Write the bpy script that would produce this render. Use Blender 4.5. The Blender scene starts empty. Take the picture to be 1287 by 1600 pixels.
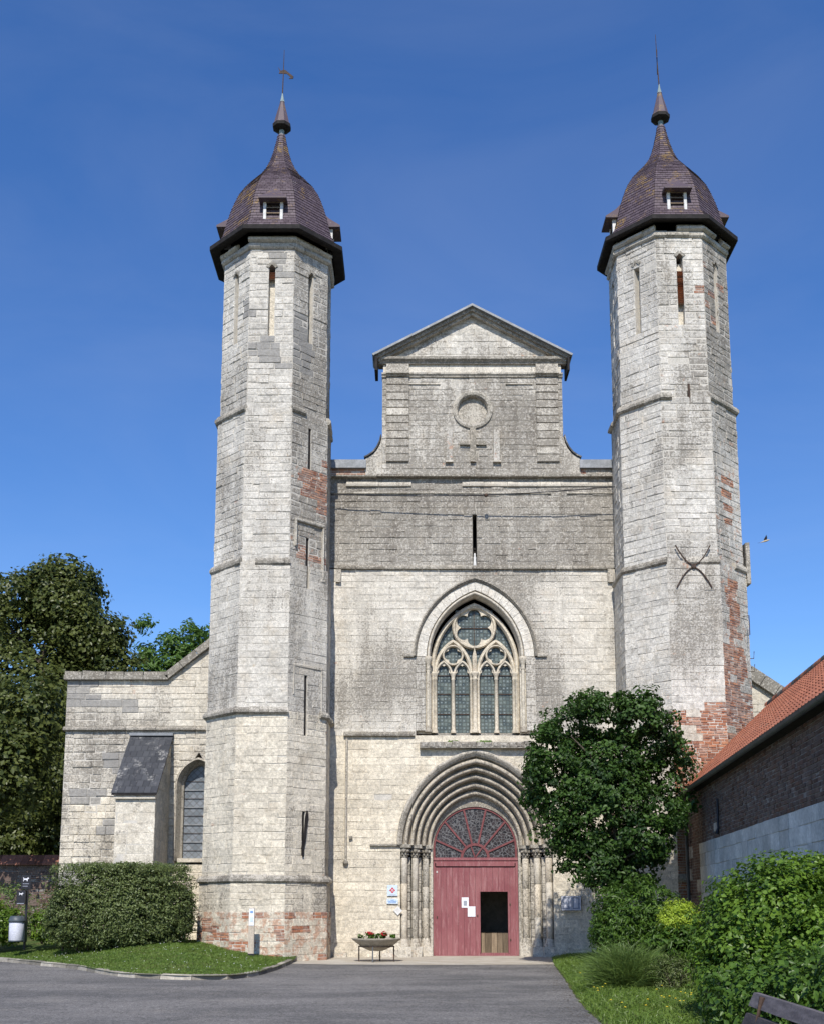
import bpy, math, random
import numpy as np
from mathutils import Vector, noise as mnoise

R = math.radians
rng = random.Random(7)
C = bpy.context.scene.collection
SC = bpy.context.scene

# ------------------------------------------------------------------ camera
cam_d = bpy.data.cameras.new('camera'); cam = bpy.data.objects.new('camera', cam_d); C.objects.link(cam)
cam.location = (0, -36, 1.56); cam.rotation_euler = (R(90 + 9.5), 0, 0)
cam_d.sensor_fit = 'VERTICAL'; cam_d.sensor_height = 36; cam_d.lens = 40.5
cam_d.shift_y = 314 / 1600; cam_d.clip_end = 3000
SC.camera = cam
# ------------------------------------------------------------------ light
SUN_EL, SUN_AZ = 46, 4.5
wd = bpy.data.worlds.new('World'); SC.world = wd; wd.use_nodes = True
nt = wd.node_tree; bg = nt.nodes['Background']
sky = nt.nodes.new('ShaderNodeTexSky'); sky.sky_type = 'NISHITA'; sky.sun_disc = False
sky.sun_elevation = R(SUN_EL); sky.sun_rotation = R(180 + SUN_AZ)
sky.air_density = 1.0; sky.dust_density = 0.25; sky.ozone_density = 5.0; sky.altitude = 100
hs = nt.nodes.new('ShaderNodeHueSaturation'); hs.inputs['Saturation'].default_value = 1.2; hs.inputs['Hue'].default_value = 0.509; hs.inputs['Value'].default_value = 1.32; nt.links.new(sky.outputs[0], hs.inputs['Color']); 
tc = nt.nodes.new('ShaderNodeTexCoord'); mp = nt.nodes.new('ShaderNodeMapping'); mp.inputs['Scale'].default_value = (1.2, 1.2, 3.2); mp.inputs['Rotation'].default_value = (0, R(24), 0); nt.links.new(tc.outputs['Generated'], mp.inputs[0])
cn = nt.nodes.new('ShaderNodeTexNoise'); cn.inputs['Scale'].default_value = 2.3; cn.inputs['Detail'].default_value = 7; cn.inputs['Roughness'].default_value = .55; cn.inputs['Distortion'].default_value = .5; nt.links.new(mp.outputs[0], cn.inputs['Vector'])
cr = nt.nodes.new('ShaderNodeMapRange'); nt.links.new(cn.outputs[0], cr.inputs[0])
for i_, v_ in enumerate((.42, .75, 0.0, .05)): cr.inputs[i_ + 1].default_value = v_
cm = nt.nodes.new('ShaderNodeMix'); cm.data_type = 'RGBA'; nt.links.new(cr.outputs[0], cm.inputs[0]); nt.links.new(hs.outputs[0], cm.inputs[6]); cm.inputs[7].default_value = (7.5, 7.8, 8.2, 1); nt.links.new(cm.outputs[2], bg.inputs[0]); bg.inputs[1].default_value = 0.10
sd = bpy.data.lights.new('sun', 'SUN'); so = bpy.data.objects.new('sun', sd); C.objects.link(so)
sd.energy = 4.2; sd.angle = R(0.53); sd.color = (1.0, 0.95, 0.87)
S = Vector((-math.sin(R(SUN_AZ)) * math.cos(R(SUN_EL)), -math.cos(R(SUN_AZ)) * math.cos(R(SUN_EL)), math.sin(R(SUN_EL))))
so.rotation_euler = (-S).to_track_quat('-Z', 'Y').to_euler(); so.location = (-20, -60, 60)
SC.view_settings.view_transform = 'Standard'; SC.view_settings.look = 'None'
SC.view_settings.gamma = 1; SC.view_settings.use_curve_mapping = False
SC.view_settings.exposure = 0.35

# ------------------------------------------------------------------ material helpers
class NT:
    def __init__(s, name):
        s.m = bpy.data.materials.new(name); s.m.use_nodes = True; s.t = s.m.node_tree
        s.b = s.t.nodes['Principled BSDF']; s.o = s.t.nodes['Material Output']
    def n(s, typ, **kw):
        nd = s.t.nodes.new('ShaderNode' + typ)
        for k, v in kw.items(): setattr(nd, k, v)
        return nd
    def put(s, sock, v):
        if hasattr(v, 'is_linked') or isinstance(v, bpy.types.NodeSocket): s.t.links.new(v, sock)
        elif isinstance(v, (tuple, list)) and sock.type == 'RGBA' and len(v) == 3: sock.default_value = (*v, 1)
        else: sock.default_value = v
    def pos(s, scale=(1, 1, 1)):
        g = s.n('NewGeometry'); m = s.n('Mapping'); m.inputs['Scale'].default_value = scale
        s.put(m.inputs[0], g.outputs['Position']); return m.outputs[0]
    def noise(s, sc, detail=4, rough=.55, vec=None, dist=0):
        nd = s.n('TexNoise'); s.put(nd.inputs['Vector'], vec or s.pos()); nd.inputs['Scale'].default_value = sc
        nd.inputs['Detail'].default_value = detail; nd.inputs['Roughness'].default_value = rough; nd.inputs['Distortion'].default_value = dist
        return nd.outputs[0]
    def math(s, op, a, b=0.0, c=None, clamp=False):
        nd = s.n('Math', operation=op, use_clamp=clamp); s.put(nd.inputs[0], a); s.put(nd.inputs[1], b)
        if c is not None: s.put(nd.inputs[2], c)
        return nd.outputs[0]
    def ramp(s, v, lo, hi, a=0.0, b=1.0):
        nd = s.n('MapRange'); nd.interpolation_type = 'SMOOTHSTEP'; s.put(nd.inputs[0], v)
        for i, x in enumerate((lo, hi, a, b)): s.put(nd.inputs[i + 1], x)
        return nd.outputs[0]
    def mix(s, f, a, b, blend='MIX'):
        nd = s.n('Mix', data_type='RGBA', blend_type=blend); s.put(nd.inputs[0], f); s.put(nd.inputs[6], a); s.put(nd.inputs[7], b)
        return nd.outputs[2]
    def scale(s, col, f):
        nd = s.n('VectorMath', operation='SCALE'); s.put(nd.inputs[0], col); s.put(nd.inputs['Scale'], f); return nd.outputs[0]
    def wear(s):
        a = s.n('Attribute', attribute_name='wear'); sp = s.n('SeparateColor'); s.put(sp.inputs[0], a.outputs['Color'])
        return sp.outputs[0], sp.outputs[1], sp.outputs[2], a.outputs['Alpha']
    def bump(s, h, dist=.02, strength=.6):
        nd = s.n('Bump'); nd.inputs['Distance'].default_value = dist; nd.inputs['Strength'].default_value = strength
        s.put(nd.inputs['Height'], h); s.put(s.b.inputs['Normal'], nd.outputs[0])
    def out(s, col, rough=.9, spec=.2, metal=0.0):
        s.put(s.b.inputs['Base Color'], col); s.put(s.b.inputs['Roughness'], rough)
        s.put(s.b.inputs['Specular IOR Level'], spec); s.put(s.b.inputs['Metallic'], metal); return s.m

M = {}
def limestone(name, grey, cream, lich_col, bumpd=.045, hue=(0.47, 0.26, 0.17)):
    t = NT(name); r, l, w, red = t.wear()
    big = t.noise(.55, 5, .6); mid = t.noise(3.6, 8, .68); g10 = t.noise(10, 8, .74); fine = t.noise(24, 8, .75); micro = t.noise(75, 5, .7)
    base = t.mix(w, grey, cream)
    base = t.scale(base, t.ramp(r, 0, 1, .91, 1.06))
    base = t.scale(base, t.ramp(big, .3, .7, .86, 1.08))
    base = t.mix(t.math('MULTIPLY', t.ramp(t.noise(1.5, 6, .65), .48, .72), .35), base, (.50, .41, .29))
    base = t.scale(base, t.ramp(mid, .34, .66, .86, 1.09)); base = t.scale(base, t.ramp(g10, .36, .62, .76, 1.12)); base = t.scale(base, t.ramp(fine, .34, .64, .82, 1.12)); base = t.scale(base, t.ramp(micro, .34, .66, .86, 1.08))
    streak = t.noise(2.4, 7, .72, t.pos((1, 1, .13)))
    la = t.math('ADD', t.math('MULTIPLY', big, .45), t.math('MULTIPLY', mid, .65))
    la = t.math('ADD', la, t.math('MULTIPLY', t.math('SUBTRACT', streak, .5), .8))
    la = t.math('ADD', la, t.math('MULTIPLY', l, .44))
    lm = t.ramp(la, .56, .98)
    spk = t.math('ADD', t.math('MULTIPLY', t.noise(19, 8, .78), .6), t.math('MULTIPLY', g10, .4))
    base = t.mix(t.math('MULTIPLY', lm, .38), base, (.38, .35, .305))
    grain = t.ramp(t.math('ADD', spk, t.math('MULTIPLY', lm, .095)), .535, .59)
    base = t.mix(t.math('MULTIPLY', t.math('MULTIPLY', grain, .74), t.ramp(lm, .0, .35), clamp=True), base, lich_col)
    soot = t.ramp(t.math('ADD', t.math('ADD', t.math('MULTIPLY', t.noise(1.3, 9, .72, t.pos((1, 1, .45))), .55), t.math('MULTIPLY', streak, .45)), t.math('MULTIPLY', t.math('SUBTRACT', l, .8), .22)), .52, .64)
    base = t.mix(t.math('MULTIPLY', t.math('MULTIPLY', soot, t.ramp(spk, .40, .56)), .62), base, (.115, .098, .08))
    pits = t.ramp(t.noise(17, 7, .8), .62, .69)
    base = t.mix(t.math('MULTIPLY', pits, .6), base, (.12, .11, .095))
    och = t.ramp(t.noise(2.9, 6, .72, t.pos((1.3, 1, .9))), .64, .76)
    base = t.mix(t.math('MULTIPLY', och, .42), base, (.43, .29, .12))
    rm = t.ramp(t.math('ADD', t.noise(4.2, 8, .7), t.math('MULTIPLY', red, .45)), .70, .80)
    base = t.mix(t.math('MULTIPLY', rm, .7), base, t.scale(hue, t.ramp(fine, .3, .7, .65, 1.25)))
    cem = t.ramp(red, -.2, -.6)                                     # smooth cement repairs
    base = t.mix(t.math('MULTIPLY', cem, .8), base, t.scale((.27, .26, .245), t.ramp(g10, .3, .7, .8, 1.15)))
    h = t.math('ADD', t.math('ADD', t.math('MULTIPLY', mid, .9), t.math('MULTIPLY', g10, .7)), t.math('ADD', t.math('MULTIPLY', fine, .4), t.math('MULTIPLY', micro, .12)))
    t.bump(t.math('SUBTRACT', h, t.math('MULTIPLY', pits, .35)), bumpd, .7)
    return t.out(base, .94, .1)
M['stone'] = limestone('limestone', (.66, .64, .60), (.74, .665, .53), (.165, .148, .125))
M['trim'] = limestone('carved_limestone', (.54, .52, .47), (.64, .56, .44), (.12, .11, .09), .02)
M['tracery'] = limestone('tracery_limestone', (.60, .56, .48), (.64, .56, .43), (.20, .17, .13), .008)
def simple(name, a, b, sc=6, rough=.85, spec=.2, bump=.01, metal=0, wearmix=False, vec=(1, 1, 1), lo=.35, hi=.7):
    t = NT(name); f = t.noise(sc, 6, .6, t.pos(vec))
    col = t.mix(t.ramp(f, lo, hi), a, b)
    if wearmix:
        r, *_ = t.wear(); col = t.scale(col, t.ramp(r, 0, 1, .6, 1.4))
    col = t.scale(col, t.ramp(t.noise(sc * 6, 4, .6), .3, .7, .85, 1.13))
    if bump: t.bump(t.noise(sc * 3, 6, .65), bump, .5)
    return t.out(col, rough, spec, metal)
M['mortar'] = simple('lime_mortar', (.46, .435, .385), (.58, .54, .475), 5)
M['core'] = simple('rubble_core', (.16, .15, .13), (.24, .22, .19), 5)
def brickm(name, a, b, pale):
    t = NT(name); r, l, w, red = t.wear()
    col = t.mix(r, a, b); g = t.ramp(t.noise(2.6, 8, .72), .42, .58)
    col = t.mix(t.math('MULTIPLY', g, .38), col, pale); col = t.mix(t.math('MULTIPLY', l, .7), col, (.17, .15, .14))
    col = t.scale(col, t.ramp(t.noise(28, 6, .7), .3, .7, .72, 1.2)); t.bump(t.noise(24, 6, .7), .012, .6)
    return t.out(col, .92, .15)
M['brick'] = brickm('old_brick', (.25, .095, .055), (.54, .25, .14), (.46, .40, .34))
M['brick_dark'] = brickm('dark_shade_brick', (.085, .048, .038), (.19, .105, .075), (.17, .145, .13))  # darker brick copy; on the garden wall it paints in tree shade
M['mortar_dark'] = simple('dark_shade_mortar', (.19, .175, .16), (.28, .26, .24), 5)  # darker mortar to match, shade included in its tone on the garden wall
def slate(name, a, b, lichen):
    t = NT(name); r, l, w, red = t.wear(); col = t.mix(r, a, b)
    m = t.ramp(t.math('ADD', t.noise(1.5, 6, .7), t.math('MULTIPLY', l, .25)), .60, .74); m2 = t.ramp(t.noise(14, 5, .7), .42, .6)
    col = t.mix(t.math('MULTIPLY', m, m2), col, lichen); g = t.ramp(t.noise(5, 6, .7), .58, .7)
    col = t.mix(t.math('MULTIPLY', g, .5), col, (.22, .20, .19))
    t.bump(t.noise(18, 5, .6), .006, .5); return t.out(col, .62, .35)
M['slate'] = slate('purple_slate', (.072, .051, .062), (.108, .080, .095), (.26, .165, .045))
M['slate_dark'] = slate('dark_slate', (.035, .037, .042), (.06, .062, .068), (.30, .29, .27))
M['tile'] = slate('clay_roof_tile', (.27, .085, .045), (.46, .165, .09), (.17, .115, .075))
M['tile_old'] = simple('old_clay_tile', (.17, .075, .052), (.23, .105, .075), 3, .85, .2, .006, 0, True)
M['lead'] = simple('weathered_lead', (.19, .20, .21), (.28, .29, .305), 4, .6, .4, .004, .2)
M['patina'] = simple('copper_patina', (.19, .25, .25), (.27, .33, .32), 6, .6, .3, 0)
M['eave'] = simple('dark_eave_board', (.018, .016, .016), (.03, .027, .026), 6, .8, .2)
M['iron'] = simple('rusty_iron', (.045, .032, .026), (.09, .055, .038), 14, .8, .3, .004)
M['zinc'] = simple('grey_zinc_gutter', (.07, .075, .08), (.11, .115, .12), 5, .5, .4, 0)
M['paintwhite'] = simple('weathered_white_paint', (.55, .54, .52), (.70, .69, .67), 8, .7, .3)
M['blockpaint'] = simple('pale_blue_grey_block', (.46, .47, .46), (.60, .60, .58), 2.5, .85, .2, .006, 0, True)
def doorm():
    t = NT('faded_red_paint'); r, *_ = t.wear(); g = t.noise(5, 8, .75, t.pos((3, 3, .3))); col = t.mix(r, (.205, .066, .075), (.245, .088, .096))
    col = t.mix(t.math('MULTIPLY', t.ramp(t.noise(.9, 5, .6), .35, .68), .45), col, (.34, .155, .155))
    col = t.mix(t.math('MULTIPLY', t.ramp(g, .50, .62), .55), col, (.37, .20, .20)); col = t.mix(t.math('MULTIPLY', t.ramp(t.noise(7, 8, .8, t.pos((2, 2, .4))), .58, .68), .7), col, (.13, .06, .055))
    col = t.mix(t.math('MULTIPLY', t.ramp(t.noise(12, 6, .8), .66, .72), .6), col, (.45, .36, .32))
    t.bump(g, .008, .7); return t.out(col, .78, .22)
M['door'] = doorm()
M['wood'] = simple('grey_brown_planks', (.16, .12, .085), (.26, .20, .14), 5, .8, .2, .005, 0, True, (3, 3, .3))
M['bench'] = simple('weathered_bench_wood', (.065, .058, .062), (.115, .102, .105), 7, .8, .25, .006, 0, True, (3, .4, 3))
M['post'] = simple('pale_post_wood', (.42, .36, .29), (.54, .47, .38), 6, .8, .2, .004, 0, False, (3, 3, .3))
M['black'] = simple('black_plastic', (.012, .012, .016), (.022, .022, .028), 10, .5, .4, 0)
M['dgrey'] = simple('dark_grey_plastic', (.05, .065, .075), (.075, .09, .10), 10, .5, .4, 0)
M['lgrey'] = simple('pale_grey_plastic', (.52, .53, .60), (.58, .59, .65), 6, .5, .4, 0)
M['white'] = simple('white_sheet', (.74, .75, .80), (.80, .80, .84), 6, .6, .3, 0)
M['signblue'] = simple('pale_blue_sign', (.52, .62, .74), (.58, .67, .78), 6, .5, .3, 0)
M['bluetext'] = simple('blue_print', (.16, .30, .55), (.20, .34, .6), 6, .5, .3, 0)
M['greytext'] = simple('grey_print', (.26, .28, .33), (.36, .38, .44), 20, .5, .3, 0)
M['red'] = simple('red_print', (.50, .05, .06), (.55, .08, .08), 6, .5, .3, 0)
M['concrete'] = simple('cast_stone_bowl', (.28, .25, .20), (.38, .34, .28), 8, .9, .15, .004)
M['soil'] = simple('dark_soil', (.05, .035, .025), (.09, .065, .045), 14, .95, .1, .02)
M['petal'] = simple('red_petals', (.42, .015, .02), (.55, .04, .05), 20, .6, .3, 0)
M['yellow'] = simple('yellow_petals', (.65, .48, .03), (.7, .55, .05), 20, .6, .3, 0)
M['daisy'] = simple('white_petals', (.75, .75, .72), (.8, .8, .78), 20, .6, .3, 0)
M['bird'] = simple('dark_feathers', (.02, .02, .024), (.04, .038, .04), 12, .8, .2, 0)
M['birdbelly'] = simple('pale_feathers', (.40, .33, .22), (.5, .42, .3), 12, .8, .2, 0)
M['bark'] = simple('tree_bark', (.075, .06, .045), (.14, .115, .09), 6, .95, .1, .03, 0, False, (2, 2, .4))
M['kerb'] = simple('kerb_stone', (.26, .235, .195), (.36, .33, .28), 6, .92, .15, .012, 0, True)
def pavingm():
    t = NT('pale_concrete_paving'); col = t.mix(t.ramp(t.noise(1.2, 7, .65), .35, .7), (.36, .32, .26), (.46, .43, .37))
    col = t.mix(t.math('MULTIPLY', t.ramp(t.noise(3.2, 6, .7), .55, .7), .5), col, (.25, .22, .19)); col = t.scale(col, t.ramp(t.noise(60, 4, .7), .3, .7, .85, 1.12))
    t.bump(t.noise(30, 6, .7), .006, .5); return t.out(col, .92, .15)
M['paving'] = pavingm()
def asphaltm():
    t = NT('worn_asphalt'); col = t.mix(t.ramp(t.noise(.28, 7, .62, t.pos((1, 1.8, 1))), .38, .62), (.118, .114, .110), (.190, .180, .170))
    col = t.mix(t.math('MULTIPLY', t.ramp(t.noise(.9, 8, .75), .50, .66), .5), col, (.20, .185, .165))
    col = t.mix(t.math('MULTIPLY', t.ramp(t.noise(.5, 6, .7, t.pos((.6, 2.5, 1))), .56, .66), .45), col, (.062, .060, .060))
    v = t.n('TexVoronoi'); t.put(v.inputs['Vector'], t.pos()); v.inputs['Scale'].default_value = 60; col = t.scale(col, t.ramp(v.outputs['Color'], 0, 1, .55, 1.5))
    col = t.scale(col, t.ramp(t.noise(14, 6, .75), .36, .64, .75, 1.22))
    for sc, th, cc in ((9, .05, (.38, .35, .31)), (4, .03, (.44, .41, .36))):
        sp = t.n('TexVoronoi'); t.put(sp.inputs['Vector'], t.pos()); sp.inputs['Scale'].default_value = sc; col = t.mix(t.ramp(sp.outputs['Distance'], th * 1.2, th), col, cc)
    for sc, vv in ((.55, (1, .5, 1)), (1.3, (.8, 1.2, 1))):
        ck = t.noise(sc, 9, .72, t.pos(vv), 1.5); col = t.mix(t.math('MULTIPLY', t.ramp(t.math('ABSOLUTE', t.math('SUBTRACT', ck, .5)), .008, .001), .65), col, (.04, .04, .04))
    t.bump(t.math('ADD', t.noise(70, 4, .75), t.math('MULTIPLY', t.noise(6, 5, .65), .6)), .012, .8); return t.out(col, .88, .25)
M['asphalt'] = asphaltm()
M['earth'] = simple('field_soil', (.10, .11, .05), (.15, .15, .075), .4, .95, .1, .03)
M['turf'] = simple('lawn_turf', (.045, .08, .02), (.12, .115, .045), 1.4, .95, .1, .03)
def leafm(name, a, b, trans=.28, gloss=.4):
    t = NT(name); r, l, w, red = t.wear(); col = t.mix(r, a, b)
    col = t.mix(t.math('MULTIPLY', t.ramp(t.noise(1.3, 3, .5), .45, .65), .35), col, t.scale(b, 1.1)); t.out(col, gloss, .3)
    tr = t.n('BsdfTranslucent'); t.put(tr.inputs[0], t.mix(.5, col, t.scale(b, 1.5))); ms = t.n('MixShader'); ms.inputs[0].default_value = trans
    t.put(ms.inputs[1], t.b.outputs[0]); t.put(ms.inputs[2], tr.outputs[0]); t.put(t.o.inputs[0], ms.outputs[0]); return t.m
M['fanbar'] = simple('dark_red_glazing_bar', (.16, .052, .055), (.20, .07, .07), 8, .7, .25)
M['leaf_big'] = leafm('dark_maple_leaves', (.038, .056, .013), (.112, .132, .034))
M['leaf_ash'] = leafm('bright_ash_leaves', (.05, .11, .02), (.12, .21, .045), .35)
M['leaf_tree'] = leafm('glossy_dark_leaves', (.012, .036, .007), (.058, .115, .020), .25, .5)
M['leaf_hedge'] = leafm('grey_green_hedge_leaves', (.055, .078, .022), (.150, .188, .064), .2)
M['leaf_bush'] = leafm('dark_bush_leaves', (.032, .072, .010), (.090, .165, .024))
M['leaf_bright'] = leafm('fresh_shrub_leaves', (.045, .095, .012), (.140, .235, .030), .32)
M['leaf_yellow'] = leafm('golden_leaves', (.24, .35, .028), (.38, .48, .055), .3)
M['leaf_olive'] = leafm('olive_stems', (.075, .125, .03), (.16, .235, .06), .25)
M['leaf_laurel'] = leafm('laurel_leaves', (.05, .10, .012), (.15, .23, .03), .3, .3)
M['grass'] = leafm('grass_blades', (.075, .135, .020), (.16, .235, .045), .3)
def leadglass(name, kind, sc, glass1, glass2, leadc, rough=.15):
    t = NT(name); g = t.n('NewGeometry'); mp = t.n('Mapping'); t.put(mp.inputs[0], g.outputs['Position']); mp.inputs['Scale'].default_value = (1, 0, 1)
    if kind == 'diamond': mp.inputs['Rotation'].default_value = (0, R(45), 0)
    v = t.n('TexVoronoi', feature='DISTANCE_TO_EDGE'); t.put(v.inputs['Vector'], mp.outputs[0]); v.inputs['Scale'].default_value = sc
    v.inputs['Randomness'].default_value = .85 if kind == 'crazy' else (.25 if kind == 'flower' else 0)
    v2 = t.n('TexVoronoi'); t.put(v2.inputs['Vector'], mp.outputs[0]); v2.inputs['Scale'].default_value = sc; v2.inputs['Randomness'].default_value = v.inputs['Randomness'].default_value
    sep = t.n('SeparateColor'); t.put(sep.inputs[0], v2.outputs['Color']); col = t.mix(sep.outputs[0], glass1, glass2)
    if kind == 'flower': col = t.mix(t.ramp(v2.outputs['Distance'], .26, .18), col, (.22, .25, .25))
    col = t.mix(t.math('MULTIPLY', t.ramp(t.noise(2.5, 4), .4, .7), .4), col, glass2)
    edge = t.ramp(v.outputs['Distance'], .085 if kind == 'crazy' else .06, .04 if kind == 'crazy' else .03); col = t.mix(edge, col, leadc)
    t.bump(t.math('ADD', edge, t.math('MULTIPLY', t.noise(4, 3), .6)), .01, .5); return t.out(col, t.ramp(edge, 0, 1, rough, .7), .4)
M['glass_window'] = leadglass('leaded_church_glass', 'flower', 8.5, (.045, .062, .062), (.13, .155, .135), (.05, .05, .05), .3)
M['glass_fan'] = leadglass('leaded_fanlight_glass', 'crazy', 9.5, (.016, .014, .016), (.045, .035, .036), (.115, .115, .12), .3)
M['glass_aisle'] = leadglass('diamond_leaded_glass', 'diamond', 6.5, (.13, .15, .17), (.22, .24, .27), (.09, .09, .09), .3)
M['glassclear'] = simple('notice_glass', (.25, .28, .36), (.33, .36, .42), 9, .15, .5, 0)

# ------------------------------------------------------------------ mesh helpers
class MB:
    def __init__(s): s.v = []; s.f = []; s.a = []
    def add(s, vs, fs, a=(.5, .2, .5, 0)):
        k = len(s.v); s.v += [tuple(p) for p in vs]; s.f += [tuple(i + k for i in f) for f in fs]; s.a += a if isinstance(a, list) else [a] * len(vs); return s
    def box(s, x0, x1, y0, y1, z0, z1, a=(.5, .2, .5, 0), j=0):
        vs = [(x, y, z) for z in (z0, z1) for y in (y0, y1) for x in (x0, x1)]
        if j: vs = [tuple(c + rng.uniform(-j, j) for c in p) for p in vs]
        return s.add(vs, [(0, 2, 3, 1), (4, 5, 7, 6), (0, 1, 5, 4), (2, 6, 7, 3), (0, 4, 6, 2), (1, 3, 7, 5)], a)
    def grid(s, rows, a=(.5, .2, .5, 0), closed_u=False, closed_v=False):
        nu = len(rows[0]); vs = [p for r in rows for p in r]; fs = []
        for i in range(len(rows) - (0 if closed_v else 1)):
            i2 = (i + 1) % len(rows)
            for j in range(nu - (0 if closed_u else 1)):
                j2 = (j + 1) % nu; fs.append((i * nu + j, i * nu + j2, i2 * nu + j2, i2 * nu + j))
        return s.add(vs, fs, a)
    def lathe(s, prof, c, n=16, a=(.5, .2, .5, 0), ph=0):
        return s.grid([[(c[0] + r * math.cos(ph + 2 * math.pi * k / n), c[1] + r * math.sin(ph + 2 * math.pi * k / n), c[2] + z) for k in range(n)] for r, z in prof], a, True)
    def tube(s, pts, rad, n=8, a=(.5, .2, .5, 0)):
        pts = [Vector(p) for p in pts]; rows = []
        for i, p in enumerate(pts):
            d = (pts[min(i + 1, len(pts) - 1)] - pts[max(i - 1, 0)]).normalized()
            x = d.cross(Vector((0, 0, 1)) if abs(d.z) < .9 else Vector((1, 0, 0))).normalized(); y = d.cross(x)
            r = rad[i] if isinstance(rad, (list, tuple)) else rad
            rows.append([p + x * r * math.cos(2 * math.pi * k / n) + y * r * math.sin(2 * math.pi * k / n) for k in range(n)])
        s.grid(rows, a, True); s.add(rows[0], [tuple(range(n))], a); s.add(rows[-1], [tuple(reversed(range(n)))], a); return s
    def prism(s, poly, y0, y1, a=(.5, .2, .5, 0)):               # polygon in XZ (counter-clockwise from the front), y0 the front
        n = len(poly); vs = [(x, y0, z) for x, z in poly] + [(x, y1, z) for x, z in poly]
        return s.add(vs, [tuple(range(n)), tuple(reversed(range(n, 2 * n)))] + [(i, i + n, (i + 1) % n + n, (i + 1) % n) for i in range(n)], a)
    def build(s, name, mat, parent=None, smooth=False, kind=None, label=None):
        me = bpy.data.meshes.new(name); me.from_pydata(s.v, [], s.f); me.materials.append(M[mat])
        at = me.attributes.new('wear', 'FLOAT_COLOR', 'POINT'); at.data.foreach_set('color', np.array(s.a, dtype=np.float32).ravel())
        if smooth: me.polygons.foreach_set('use_smooth', [True] * len(me.polygons))
        me.update(); o = bpy.data.objects.new(name, me); C.objects.link(o)
        if parent is not None: o.parent = parent
        if kind: o['kind'] = kind
        if label: o['label'] = label
        return o
def tag(o, label, cat, group=None):
    o['label'] = label; o['category'] = cat
    if group: o['group'] = group
    return o
def thing(name, label, cat, loc=(0, 0, 0), group=None):
    o = bpy.data.objects.new(name, None); C.objects.link(o); o.empty_display_size = .3; o.location = loc
    return tag(o, label, cat, group)
def at_base(root):                                                   # parts are modelled in world coordinates: keep them there under a moved root
    bpy.context.view_layer.update(); inv = root.matrix_world.inverted()
    for ch in root.children: ch.matrix_parent_inverse = inv
def frame(o, u, nrm):
    o, u, nrm = Vector(o), Vector(u), Vector(nrm)
    return lambda a, n, z: (o.x + u.x * a + nrm.x * n, o.y + u.y * a + nrm.y * n, o.z + z)
FR_FRONT = lambda y: frame((0, y, 0), (1, 0, 0), (0, -1, 0))
def nz(x, y, z, s): return mnoise.noise(Vector((x * s, y * s, z * s)))

def stone_geo(F, lb, lt, rb, rt, z0, z1, proud, depth, bev, j=.006):
    r = lambda: rng.uniform(-j, j); b = bev
    q = [(lb, z0), (rb, z0), (rt, z1), (lt, z1)]
    cu, cz = sum(p[0] for p in q) / 4, (z0 + z1) / 2
    def ins(p, k):
        du, dz = cu - p[0], cz - p[1]
        return p[0] + (k if du > 0 else -k) * min(1, abs(du) / max(k, 1e-6) * .8), p[1] + (k if dz > 0 else -k)
    ring0 = [F(u + r(), -depth, z) for u, z in q]
    ring1 = [F(u + r(), proud - b * rng.uniform(.6, 1.2), z + r()) for u, z in q]
    ring2 = [F(*((lambda p: (p[0] + r(), proud + r() * .8, p[1] + r()))(ins(c, b * rng.uniform(.7, 1.5))))) for c in q]
    fs = [(8, 9, 10, 11)]
    for i in range(4):
        k = (i + 1) % 4; fs += [(i, k, 4 + k, 4 + i), (4 + i, 4 + k, 8 + k, 8 + i)]
    return ring0 + ring1 + ring2, fs

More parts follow.
